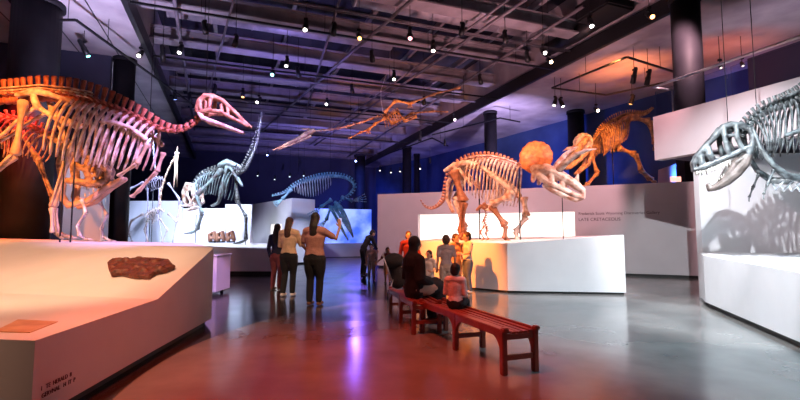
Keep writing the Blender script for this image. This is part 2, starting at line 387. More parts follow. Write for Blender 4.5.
nt.links.new(tc.outputs['Object'], nz.inputs['Vector']); rr = ramp(nz.outputs['Fac'], [(.38, (.06, .14, .85)), (.62, (.45, .62, 1))])
nt.links.new(rr.outputs['Color'], b.inputs['Emission Color']); b.inputs['Emission Strength'].default_value = 1.1; nt.links.new(rr.outputs['Color'], b.inputs['Base Color'])
mb = MB().box((S0+S1)/2+UP*1.82-SN*.1, ((S1-S0).length, .12, 2.0), (SD, SN, UP)); tag(mb.build('projection_screen', ms, smooth=False), 'wide glowing blue screen with a sea picture on the low far wall', 'screen')
mb = MB()
for x, z0 in ((1.6, 2.6), (2.1, 2.4)): pass

# mezzanine parapet on the right with glass balustrade
Q0 = V((6.06, 10.6, 0)); Q1 = Q0-AX_U*7.0; QN = -AX_V
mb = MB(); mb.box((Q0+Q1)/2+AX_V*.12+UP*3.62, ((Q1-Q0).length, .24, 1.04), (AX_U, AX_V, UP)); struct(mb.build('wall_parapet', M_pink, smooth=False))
mb = MB(); mb.box((Q0+Q1)/2+AX_V*3.2+UP*3.16-AX_U*.1, ((Q1-Q0).length-.2, 5.9, .12), (AX_U, AX_V, UP)); struct(mb.build('trim_6', M_dark, smooth=False), 'mezzanine floor slab')
mb = MB(); mb.box((Q0+Q1)/2+AX_V*6.2+UP*5.2, ((Q1-Q0).length+3, .2, 3.9), (AX_U, AX_V, UP)); struct(mb.build('wall_mezzanine', M_dark, smooth=False))
Mg = bpy.data.materials.new('balustrade_glass'); Mg.use_nodes = True; gb = Mg.node_tree.nodes['Principled BSDF']
gb.inputs['Base Color'].default_value = (.85, .9, .95, 1); gb.inputs['Roughness'].default_value = .02; gb.inputs['Transmission Weight'].default_value = 1; gb.inputs['IOR'].default_value = 1.05
bal = thing('glass_balustrade', 'clear glass balustrade with slim steel handrail on the pink mezzanine parapet', 'railing', Q0+AX_V*.1+UP*4.14)
mb = MB(); r0 = Q0+AX_V*.06+UP*4.88; r1 = Q1+AX_V*.06+UP*4.88; r2 = r0+AX_V*.62
mb.tube([r1, r0], .032, 8); mb.tube([r0, r2], .026, 8); mb.build('handrail', M_rail, bal)
for k in range(4):
    a = Q0-AX_U*(k*1.75+.03)+AX_V*.07; c = Q0-AX_U*(k*1.75+1.70)+AX_V*.07
    MB().box((a+c)/2+UP*4.45, ((c-a).length, .012, .62), (AX_U, AX_V, UP)).build('glass_pane', Mg, bal, smooth=False)
mb = MB(); a = Q0+AX_V*.10; mb.box(a+AX_V*.3+UP*4.45, (.012, .56, .62), (AX_U, AX_V, UP)); mb.build('glass_pane', Mg, bal, smooth=False)
mb = MB(); mb.cyl(r2-UP*.68, r2, .018, 8); mb.build('post', M_rail, bal)
p = P(692, 200, 15.6); tag(MB().box((p.x, 15.6, 2.0), (.70, .5, 4.0)).build('pier', M_col, smooth=False), 'dark square pier behind the end of the partition below the parapet', 'pier')
# wall the shadow falls on
mural_a = P(702.5, 230, 9.5); mural_a.z = 0; mural_b = mural_a+V((5.2, -.55, 0))
md_ = (mural_b-mural_a).normalized()
struct(MB().box((mural_a+mural_b)/2+V((0, .12, 1.52)), ((mural_b-mural_a).length, .2, 3.04), (md_, md_.cross(UP), UP)).build('wall_mural', mat('mural_wall_paint', (.70, .68, .70), .6, c2=(.64, .62, .65), scale=1.3), smooth=False))
# small glowing exit light
p = onwall(687.5, 178, .0); ex = MB().box((p.x, p.y+.6, 3.12), (.32, .06, .16)); 
ex = tag(ex.build('exit_light', mat('exit_glow', (1, .45, .35), .5, emit=1.6), smooth=False), 'small glowing orange-red exit light above the end of the partition', 'light')

# columns
def column(px, Y, r, label, z1=SE, z0=0):
    p = P(px, 230, Y); mb = MB(); mb.cyl((p.x, p.y, z0), (p.x, p.y, z1), r, 28)
    t = thing('column', label, 'column', (p.x, p.y, z0), 'round structural columns')
    mb.build('shaft', M_col, t)
    MB().cyl((p.x, p.y, z1-.12), (p.x, p.y, z1), r*1.12, 28).build('collar', M_col, t)
    MB().cyl((p.x, p.y, z0), (p.x, p.y, z0+.12), r*1.08, 28).build('base_ring', M_black, t)
column(24, 10.6, .50, 'massive dark column behind the hips of the duck-billed skeleton')
column(117, 14.2, .31, 'dark column behind the rib cage of the duck-billed skeleton')
column(696, 10.4, .31, 'black column rising behind the mezzanine parapet on the right', z0=3.22)
column(492, 20.5, .29, 'dark column above the back of the horned skeleton')
column(407, 29.0, .29, 'bluish dark column left of the horned skeleton tail')
column(359.5, 32.0, .38, 'blue-lit column beside the hanging sea reptile skeleton')
column(579, 20.4, .36, 'dark column behind the frill of the climbing horned skeleton')
column(417, 31.5, .2, 'thin dark column just right of the bluish column')

# ------------------------------------------------------------------ ceiling steel, ducts, pipes
ORD = ['first', 'second', 'third', 'fourth', 'fifth', 'sixth', 'seventh', 'eighth', 'ninth', 'tenth', 'eleventh', 'twelfth', 'thirteenth']
for k in range(12):
    t = 8.3+2.5*k; a = RM(NL, t, 7.75); c = RM(NR, t, 7.75)
    mb = MB(); mb.beam(a-UP*.22, c-UP*.22, .50, .05); mb.beam(a, c, .05, .40); mb.beam(a+UP*.2, c+UP*.2, .3, .05)
    tag(mb.build('ceiling_beam', M_beam, smooth=False), 'grey steel cross beam under the dark ceiling, %s from the camera' % ORD[k], 'beam', 'steel cross beams of the ceiling')
for k, (s, z, w_, h_) in enumerate(((-.6, 8.35, .12, .2), (1.7, 8.35, .10, .2), (4.1, 8.35, .12, .2), (6.4, 8.35, .10, .2), (8.6, 8.35, .12, .2))):
    mb = MB(); mb.beam(RM(s, 0, z), RM(s, 36, z), .05, h_); mb.beam(RM(s, 0, z-h_/2), RM(s, 36, z-h_/2), w_, .04)
    tag(mb.build('ceiling_joist', M_beam, smooth=False), 'steel joist running along the hall above the cross beams, %s from the left' % ORD[k], 'beam', 'long ceiling joists')
# pale ducts between the beams and skewed pipes
for k, (s0, s1, t, z, rr_) in enumerate(((-1.9, 5.2, 14.6, 8.1, .27), (-2.2, 9.6, 19.8, 8.15, .30), (3.2, 9.8, 12.2, 8.2, .26))):
    mb = MB(); mb.cyl(RM(s0, t, z), RM(s1, t, z), rr_, 18)
    for q in range(int((s1-s0)/1.2)+1): mb.cyl(RM(s0+q*1.2, t, z), RM(s0+q*1.2+.05, t, z), rr_*1.06, 18)
    tag(mb.build('ventilation_duct', M_duct), 'round grey ventilation duct crossing the ceiling, %s from the camera' % ['second', 'farthest', 'nearest'][k], 'duct', 'ventilation ducts')
for k, (s0, t0, s1, t1, z) in enumerate(((4.6, 8, 1.2, 30, 7.35), (6.6, 8, 4.9, 30, 7.3), (7.0, 8, 5.25, 30, 7.3), (2.2, 7, 3.4, 22, 7.4), (8.6, 9, 8.5, 34, 7.35), (.4, 8, -1.6, 26, 7.35), (-1.3, 8, -2.0, 28, 7.3))):
    mb = MB(); mb.cyl(RM(s0, t0, z), RM(s1, t1, z), .035 if k % 2 else .05, 10)
    tag(mb.build('ceiling_pipe', M_pipe), 'slim grey pipe hung below the ceiling beams, %s one made' % ORD[k] if False else 'slim grey pipe below the ceiling beams, %s' % ['running from upper right toward the far left', 'left one of a close pair', 'right one of a close pair', 'crossing over the middle', 'nearest the right soffit edge', 'over the left half of the hall', 'nearest the left soffit edge'][k], 'pipe', 'pipes under the ceiling')
for k, (s0, s1, t) in enumerate(((-2.4, 10, 11.1), (-2.4, 10, 17.0), (-2.4, 10, 21.5), (-2.4, 10, 26.5), (-2.4, 10, 31))):
    mb = MB(); mb.cyl(RM(s0, t, 7.15), RM(s1, t, 7.15), .03, 8); mb.cyl(RM(s0, t+.25, 7.22), RM(s1, t+.25, 7.22), .02, 8)
    tag(mb.build('cable_conduit', M_pipe), 'pair of thin conduits spanning the hall below the beams, %s from the camera' % ORD[k], 'conduit', 'thin conduits')
# air handling box at upper right
mb = MB(); c = P(604, 8, 12.1); mb.box(c, (1.0, 1.2, .5), (AX_V, AX_U, UP)); ah = thing('air_unit', 'black air handling box with ribbed duct at the top right of the open ceiling', 'air unit', c-UP*.25)
mb.build('casing', M_black, ah, smooth=False, bevel=.05)
mb = MB(); mb.tube([c+AX_V*.4+AX_U*.5, c+AX_V*.5+AX_U*1.6, c+AX_V*.4+AX_U*3], [.22, .24, .22], 14); mb.build('hose', M_black, ah)
for k in range(2): MB().cyl(c+AX_V*(k*.8-.4)+UP*.2, c+AX_V*(k*.8-.4)+UP*1.25, .015, 6).build('hanger_rod', M_black, ah)

# ------------------------------------------------------------------ lighting tracks and spotlights
def track(pts, label, z_top=SE, group='lighting tracks', closed=False):
    mb = MB(); pts = [V(p) for p in pts]; t = thing('lighting_track', label, 'lighting track', pts[0], group)
    if closed: pts = pts+[pts[0]]
    for a, c in zip(pts, pts[1:]): mb.beam(a, c, .05, .05)
    mb.build('rail', M_black, t, smooth=False)
    for a, c in zip(pts, pts[1:]):
        n = max(1, int((c-a).length/2.5))
        for k in range(n):
            p = lerp(a, c, (k+.5)/n); MB().cyl(p, V((p.x, p.y, z_top)), .008, 6).build('hanger_rod', M_black, t)
    return t
M_LENS = {}
def lens_mat(col, e):
    k = (col, e)
    if k not in M_LENS: M_LENS[k] = mat('lamp_lens', col, .3, emit=e*.6)
    return M_LENS[k]
lampn = [0]
def lamp(p, tgt, col=None, e=12, L=.34, r=.07, label='', group='track spotlights'):
    p = V(p); d = (V(tgt)-p).normalized(); t = thing('track_spotlight', label, 'spotlight', p, group)
    mb = MB(); mb.box(p-UP*.03, (.10, .05, .06)); mb.cyl(p-UP*.05, p-UP*.16, .012, 6); mb.build('bracket', M_black, t, smooth=False)
    sv = V((p.x, p.y, 0)).dot(AX_V); top = 9.0 if NL < sv < NR else SE
    MB().cyl(p-UP*.02, V((p.x, p.y, top)), .009, 6).build('stem', M_black, t, smooth=False)
    c = p-UP*.20; a = c-d*L*.5; b_ = c+d*L*.5
    MB().tube([a, a+d*.03, a+d*L*.45, a+d*L*.5, b_-d*.01], [r*.6, r*.8, r*.85, r, r*1.05], 14).build('housing', M_black, t)
    MB().cyl(b_-d*.004, b_+d*.008, r*.7, 14).build('lens', lens_mat(col, e) if col else M_black, t)
    return t
WL = (1, .93, .85); BLL = (.25, .35, 1); TEALL = (.25, 1, .9); ORL = (1, .45, .15)
def lampat(px, py, z, aimv, **k):
    p = G(px, py, z+.2); return lamp(V((p.x, p.y, z+.2)), V((p.x, p.y, z))+V(aimv), **k)
track([RM(-2.3, 11.7, 6.75), RM(9.9, 11.7, 6.75)], 'nearest long black lighting track across the open ceiling', 7.5)
track([RM(-2.3, 15.1, 6.75), RM(9.9, 15.1, 6.75)], 'second long black lighting track across the open ceiling', 7.5)
track([RM(-2.3, 19.3, 6.75), RM(9.9, 19.3, 6.75)], 'third long black lighting track across the open ceiling', 7.5)
track([RM(-2.3, 24.5, 6.75), RM(9.9, 24.5, 6.75)], 'fourth long black lighting track across the open ceiling', 7.5)
zt = 6.35
q = [G(x, y, zt) for x, y in ((552, 88), (627, 57), (690, 77), (606, 95))]
tr = track(q, 'black rectangular lighting track below the right soffit near the black column', SE, closed=True)
m1, m2 = lerp(q[0], q[1], .5), lerp(q[3], q[2], .5)
q = [G(x, y, zt) for x, y in ((385, 155), (432, 138), (448, 146))]; track(q, 'small angled lighting track below the far part of the right soffit', SE)
q = [G(x, y, zt) for x, y in ((432, 135), (500, 118), (520, 122))]; track(q, 'angled lighting track above the back of the horned skeleton', SE)
q = [G(x, y, zt) for x, y in ((60, 20), (76, 20), (200, 110))]; track(q, 'black lighting track below the left soffit', SE)
lamps = [ # px, py, z, aim, colour, strength, label
 (84, 41, 6.5, (.5, .2, -.8), TEALL, 8, 'teal-glowing spotlight under the left soffit beside the massive column'),
 (141, 47, 6.7, (.1, -.8, -.6), WL, 14, 'round bright spotlight at the left soffit edge'),
 (163, 47, 6.7, (0, .3, -1), None, 0, 'pale unlit spotlight pointing down beside the left soffit edge'),
 (181, 42, 6.7, (0, -.5, -.8), WL, 14, 'small lit spotlight in the upper left of the open ceiling'),
 (306, 18, 6.7, (0, -.5, -.8), WL, 14, 'lit spotlight high above the middle of the hall'),
 (273, 67, 6.7, (.1, -.9, -.6), TEALL, 16, 'greenish-white glowing spotlight above the duckbill snout, upper one'),
 (287, 56, 6.7, (0, -.5, -.8), WL, 10, 'small lit spotlight right of the greenish glowing one'),
 (215, 84, 6.7, (-.3, .2, -1), None, 0, 'unlit black spotlight just above the duckbill skull'),
 (243, 88, 6.7, (.1, -.3, -1), ORL, 6, 'orange-lit spotlight right of the duckbill skull'),
 (259, 95, 6.7, (-.3, -.8, -.8), WL, 18, 'bright white spotlight right of the duckbill skull'),
 (327, 98, 6.7, (0, -.9, -.5), WL, 18, 'bright white spotlight in the centre left of the ceiling'),
 (268, 151, 6.7, (0, -.9, -.5), BLL, 26, 'blue-violet glowing spotlight above the tyrannosaur tail'),
 (356, 157, 6.3, (0, -.9, -.5), BLL, 45, 'bright blue glowing spotlight beside the blue-lit column'),
 (394, 70, 6.7, (0, -.5, -.8), WL, 14, 'lit spotlight above the flying reptile skeleton'),
 (359, 29, 6.7, (.2, -.8, -.6), ORL, 8, 'orange glowing spotlight near the top middle of the ceiling'),
 (410, 27, 6.7, (0, -.5, -.8), (1, .35, .4), 14, 'pinkish-red glowing lamp at the top of the open ceiling'),
 (433, 40, 6.7, (0, -.5, -.8), WL, 10, 'faint lit spotlight right of the pinkish lamp'),
 (549, 54, 6.7, (.1, -.9, -.5), (1, .8, .45), 28, 'warm bright spotlight above the orange frill'),
 (527, 50, 6.7, (.2, .2, -1), None, 0, 'silvery unlit spotlight left of the warm bright one'),
 (543, 44, 6.7, (.1, -.8, -.6), WL, 10, 'small lit spotlight beside the silvery unlit one'),
 (590, 14, 6.7, (0, -.5, -.8), WL, 14, 'lit spotlight under the black air handling box'),
 (649, 7, 6.7, (0, -.8, -.5), ORL, 10, 'orange glowing spotlight at the top right edge of the soffit'),
 (682, 8, 6.6, (-.2, -.9, -.4), (.7, 1, .95), 20, 'greenish-white glowing spotlight at the head of the black column'),
 (555, 96, 6.1, (-.4, -.3, -1), WL, 8, 'left of a crossed pair of spotlights under the right soffit'),
 (561, 97, 6.1, (.4, -.3, -1), WL, 12, 'right of a crossed pair of spotlights under the right soffit'),
 (596, 104, 6.0, (0, -.9, -.4), (1, .8, .6), 22, 'bright round spotlight between the two horned skeletons'),
 (634, 69, 6.1, (-.25, .1, -1), None, 0, 'left of two long black spotlights on the right rectangular track'),
 (648, 71, 6.1, (-.25, .1, -1), None, 0, 'right of two long black spotlights on the right rectangular track'),
 (632, 94, 6.1, (-.4, .2, -1), ORL, 3, 'black spotlight above the hips of the climbing horned skeleton'),
 (420, 132, 6.1, (0, .3, -1), None, 0, 'black spotlight hanging left of the dark column, nearer the tail'),
 (445, 139, 6.1, (0, .3, -1), None, 0, 'black spotlight on the angled track above the horned skeleton'),
 (454, 114, 6.5, (.1, -.8, -.4), (1, .8, .9), 10, 'small bright spotlight by the soffit edge left of the dark column'),
 (420, 164, 6.0, (0, -.6, -.8), WL, 8, 'small spotlight low above the lilac partition wall'),
 (430, 158, 6.0, (0, .4, -1), None, 0, 'tiny black spotlight right of the small low one'),
 (380, 166, 6.0, (0, -.6, -.8), WL, 4, 'far spotlight right of the blue-lit column, first of a row'),
 (391, 168, 6.0, (0, -.6, -.8), WL, 4, 'far spotlight right of the blue-lit column, second of a row'),
 (400, 167, 6.0, (0, -.6, -.8), WL, 4, 'far spotlight right of the blue-lit column, third of a row'),
 (175, 90, 6.7, (0, .3, -1), BLL, 6, 'bluish spotlight above the neck of the duck-billed skeleton'),
 (258, 171, 5.6, (0, -.5, -.8), COOL, 3, 'tiny far spotlight, first of the faint row over the white tyrannosaur'),
 (275, 175, 5.6, (0, -.5, -.8), COOL, 3, 'tiny far spotlight, second of the faint row'),
 (290, 172, 5.6, (0, -.5, -.8), COOL, 3, 'tiny far spotlight, third of the faint row'),
 (304, 171, 5.6, (0, -.5, -.8), COOL, 3, 'tiny far spotlight, fourth of the faint row'),
 (205, 20, 6.7, (.2, .2, -1), None, 0, 'unlit black spotlight in the upper left, left of a slim pipe'),
 (236, 34, 6.7, (-.3, .1, -1), None, 0, 'unlit black spotlight left of the lit one by the greenish lamp'),
 (298, 66, 6.7, (.3, .1, -1), None, 0, 'unlit black spotlight just right of the greenish-white lamp'),
 (334, 22, 6.7, (-.2, .2, -1), None, 0, 'unlit black spotlight between the lit one and the orange one at the top'),
 (372, 50, 6.7, (.2, .3, -1), None, 0, 'unlit black spotlight below the orange glowing one'),
 (462, 22, 6.7, (-.2, .2, -1), None, 0, 'unlit black spotlight at the top, right of the pinkish lamp'),
 (480, 74, 6.7, (.3, .2, -1), None, 0, 'unlit black spotlight above the dark column of the right soffit edge'),
 (505, 30, 6.7, (.2, .2, -1), None, 0, 'unlit black spotlight left of the air handling box'),
 (190, 92, 6.7, (.2, .1, -1), None, 0, 'unlit black spotlight left of the duckbill skull'),
 (352, 84, 6.7, (.2, .1, -1), None, 0, 'unlit black spotlight above the beak of the flying reptile'),
 (424, 96, 6.7, (0, .1, -1), None, 0, 'unlit black spotlight at the wing tip of the flying reptile'),
 (720, 66, 5.9, (0, -.5, -.8), WL, 4, 'faint recessed lamp seen through the balustrade, left one'),
 (742, 64, 5.9, (0, -.5, -.8), WL, 3, 'faint lamp seen through the balustrade, right one'),
]
for i, (px, py, z, av, col, e, lab) in enumerate(lamps):
    if px == 720 or px == 742:
        p = P(px, py, 12.5); lamp(p+UP*.2, p+V(av), col, 1.5, .16, .05, lab); continue
    L = .5 if 'long' in lab or 'hanging' in lab or 'teal' in lab or 'pale' in lab else .34
    lampat(px, py, z, av, col=col, e=e, L=L, r=.075, label=lab)

# ================================================================== plinths
def prismatic(mb, ring, z0=None):
    """closed solid below a ring of top points down to z0"""
    n = len(ring); lo = [V((p.x, p.y, z0)) for p in ring]
    fs = [tuple(range(n, 2*n))[::-1]]+[(i, (i+1) % n, n+(i+1) % n, n+i) for i in range(n)]
    return lo, fs
A = V((-2.80, 6.80, 1.14)); Pc = V((-2.65, 4.99, .64)); Cn = V((-2.47, 3.11, .63)); Fl = V((-7.2, 3.75, .63)); Bk = V((-4.25, 9.3, 1.16))
Bl = V((-9.5, 8.75, 1.27)); Bkl = V((-9.5, 10.0, 1.27))
# upper slope plane through A, Bl, Pc ; crease points on it
nrm = (Bl-A).cross(Pc-A)
def onplane(px, py, p0, n):
    d = ray(px, py); o = V((0, 0, EYE)); return o+d*((p0-o).dot(n)/d.dot(n))
C1 = onplane(-45, 239, A, nrm)
C2 = G(-60, 291, .63)
pl = thing('display_plinth', 'large faceted white plinth in the left foreground carrying the duck-billed skeleton', 'plinth', (-5.6, 7.0, 0))
ringv = [A, Pc, Cn, Fl, V((C2.x-1.5, C2.y, .55)), C2, C1, Bl, Bkl, Bk]
C1b = V((-9.5, C1.y, C1.z))
ring = [A, Pc, Cn, Fl, V((-7.6, C2.y, .54)), C1b, Bl, Bkl, Bk]
top = [A, Pc, Cn, Fl, V((-9.5, 4.1, .63)), V((-9.5, C2.y, .63)), V((-9.5, C1.y, C1.z)), Bl, Bkl, Bk]  # 0..9
C2e = V((-9.5, C2.y, .55)); ix = {'A': 0, 'Pc': 1, 'Cn': 2, 'Fl': 3, 'F2': 4, 'C2e': 5, 'C1e': 6, 'Bl': 7, 'Bkl': 8, 'Bk': 9, 'C1': 10, 'C2': 11}
vs = top+[C1, C2]
fs = [(0, 7, 8, 9), (0, 1, 10), (0, 10, 6, 7), (1, 11, 10), (10, 11, 5, 6), (1, 2, 3, 4, 5, 11)]
nb = len(vs); lows = [V((p.x, p.y, .10)) for p in top]; vs = vs+lows
rim = list(range(10))
for i in range(10):
    j = (i+1) % 10; fs.append((i, j, nb+j, nb+i))
fs.append(tuple(nb+i for i in range(10)))
body = MB().add(vs, fs).build('body', M_white, pl, smooth=False)
body.data.materials.append(M_shelf)
mb = MB(); ctr = sum(lows, V((0, 0, 0)))/10; ctr.z = 0
mb.ext([V((ctr.x+(p.x-ctr.x)*.975, ctr.y+(p.y-ctr.y)*.975, 0)) for p in lows], (0, 0, .10)); mb.build('toe_kick', M_toe, pl, smooth=False)
# printed panel on the low shelf
pp = [G(*q_, .632) for q_ in ((-6, 332), (30, 333), (58, 322), (18, 320))]
mp = mat('graphic_panel_print', (.72, .42, .22), .35, c2=(.50, .22, .10), scale=5, detail=6)
tag(MB().ext(pp, (0, 0, .006)).build('graphic_panel', mp, smooth=False), 'orange-brown printed graphic panel on the low shelf of the left plinth', 'panel')
fd = V((A.x-Cn.x, A.y-Cn.y, 0)).normalized(); fnn = V((fd.y, -fd.x, 0))
for txt, px, py, sz in (('I   TE  HERALD  8', 40.5, 391, .044), ('GERVNAL   H  IT  P', 41, 398.5, .044)):
    text(txt, onplane(px, py, Cn+fnn*.002, fnn), fd, UP, sz, M_ink, pl)
# fossil skin slab lying on the slope
sl = [(108, 266), (113, 262), (124, 263), (140, 261), (160, 262), (169, 263), (175, 270), (166, 274), (155, 276), (150, 280), (135, 280), (122, 277), (112, 278), (109, 272)]
nn = nrm.normalized(); nn = nn if nn.z > 0 else -nn
spts = [onplane(x, y, A, nrm)+nn*.005 for x, y in sl]
mb = MB().ext(spts, nn*.06); cc_ = sum(spts, V((0, 0, 0)))/len(spts)
for k in range(46):
    a_ = random.choice(spts); f_ = random.random()**.5*.86; p_ = cc_.lerp(a_, f_)+nn*(.045+random.random()*.02)
    mb.ell(p_, (random.uniform(.03, .10), random.uniform(.02, .06), random.uniform(.02, .045)), n=8, m=6)
tag(mb.build('fossil_slab', mat('fossil_skin', (.20, .045, .02), .5, c2=(.05, .012, .008), scale=16, detail=8, bump=1, bscale=30), remesh=.014, smo=1), 'rough reddish-brown fossil slab lying on the slope of the left plinth', 'fossil')
# small white cabinet on feet
mb = MB(); ct = thing('cabinet', 'small white cabinet on black feet behind the corner of the left plinth', 'cabinet', (-4.6, 10.3, 0))
mb.box((-4.55, 10.3, .48), (1.1, .8, .78)).build('body', M_part, ct, smooth=False, bevel=.008)
MB().box((-4.55, 10.3, .885), (1.14, .85, .03)).build('top', M_white, ct, smooth=False)
for x in (-4.95, -4.15):
    for y in (10.0, 10.6): MB().cyl((x, y, 0), (x, y, .09), .035, 10).build('foot', M_black, ct)
# middle-left platform
pf = thing('display_plinth', 'long low white platform under the white tyrannosaur and standing flying reptiles', 'plinth', (-7, 16.5, 0))
f0 = P(110, 243, 15.0); f1 = P(275.5, 250, 15.0); mid = P(160, 243, 15.0)
ft = [V((f0.x, 15, 1.0)), V((mid.x, 15, 1.03)), V((f1.x, 15, .82)), V((f1.x-1.4, 19.6, .95)), V((f0.x-1, 19.6, 1.0))]
mb = MB(); mb.add(ft+[V((p.x, p.y, .12)) for p in ft], [(0, 1, 2, 3, 4), (5, 6, 7, 8, 9)]+[(i, (i+1) % 5, 5+(i+1) % 5, 5+i) for i in range(5)])
mb.build('body', M_white, pf, smooth=False)
mb = MB(); mb.ext([V((p.x*.99-.07, p.y+(.05 if p.y < 16 else -.05), 0)) for p in ft], (0, 0, .12)); mb.build('toe_kick', M_toe, pf, smooth=False)
# pale stepped backdrop panels behind it
bkm = mat('backdrop_paint', (.70, .72, .78), .6, c2=(.64, .66, .72), scale=1)
for i, (x0, x1, yt, Y, lab) in enumerate(((120, 183, 201, 19.9, 'left pale backdrop panel behind the standing flying reptiles'), (183, 226, 208.5, 20.0, 'middle lower pale backdrop panel behind the white tyrannosaur'), (226, 252, 204.5, 20.1, 'right pale backdrop panel behind the white tyrannosaur feet'))):
    a = P(x0, yt, Y); c = P(x1, yt, Y)
    tag(MB().box(((a.x+c.x)/2, Y, a.z/2), (c.x-a.x, .12, a.z)).build('backdrop_panel', bkm, smooth=False), lab, 'panel', 'pale backdrop panels')
# light label box standing behind the platform
# centre plinth
cl = [V((.35, 12.35, 1.16)), V((2.48, 10.46, 1.13)), V((5.02, 10.12, 1.33)), V((5.9, 13.6, 1.30)), V((1.2, 14.9, 1.2))]
mb = MB(); cpl = thing('display_plinth', 'angular white plinth in the centre carrying the big horned skeleton', 'plinth', (3, 12, 0))
mb.add(cl+[V((p.x, p.y, .05)) for p in cl], [(0, 1, 3, 4), (1, 2, 3), (5, 6, 7, 8, 9)]+[(i, (i+1) % 5, 5+(i+1) % 5, 5+i) for i in range(5)])
mb.build('body', M_white, cpl, smooth=False)
c0 = sum(cl, V((0, 0, 0)))/5
MB().ext([V((c0.x+(p.x-c0.x)*.985, c0.y+(p.y-c0.y)*.985, 0)) for p in cl], (0, 0, .05)).build('toe_kick', M_toe, cpl, smooth=False)
# right platform: a tray with sloping rim
rp = thing('display_plinth', 'white platform at the right edge under the grey tyrannosaur', 'plinth', (7, 7.5, 0))
o1 = V((5.67, 8.47, .95)); o2 = V((4.67, 5.37, .905)); o2 = o1+(o2-o1)*1.8; b1 = V((6.15, 9.35, .97)); b2 = V((11.5, 8.75, .97)); b3 = V((11.5, 3, .95))
rl = [o1, o2, b3, b2, b1]
mb = MB(); mb.add(rl+[V((p.x, p.y, .09)) for p in rl], [(0, 1, 2, 3, 4), (5, 6, 7, 8, 9)]+[(i, (i+1) % 5, 5+(i+1) % 5, 5+i) for i in range(5)])
mb.build('body', M_white, rp, smooth=False)
c0 = sum(rl, V((0, 0, 0)))/5
MB().ext([V((c0.x+(p.x-c0.x)*.97, c0.y+(p.y-c0.y)*.97, 0)) for p in rl], (0, 0, .09)).build('toe_kick', M_toe, rp, smooth=False)
mb = MB(); r_in = V((.16, .03, 0))
mb.beam(o1+r_in+UP*.02, o2+r_in+UP*.02, .14, .04); mb.build('rim', M_white, rp, smooth=False)
# hidden stand of the climbing skeleton
cst = tag(MB().box((7.9, 18.0, 1.45), (3.2, 1.9, 2.9)).build('display_plinth', M_part, smooth=False), 'tall plinth behind the partition under the climbing horned skeleton', 'plinth')

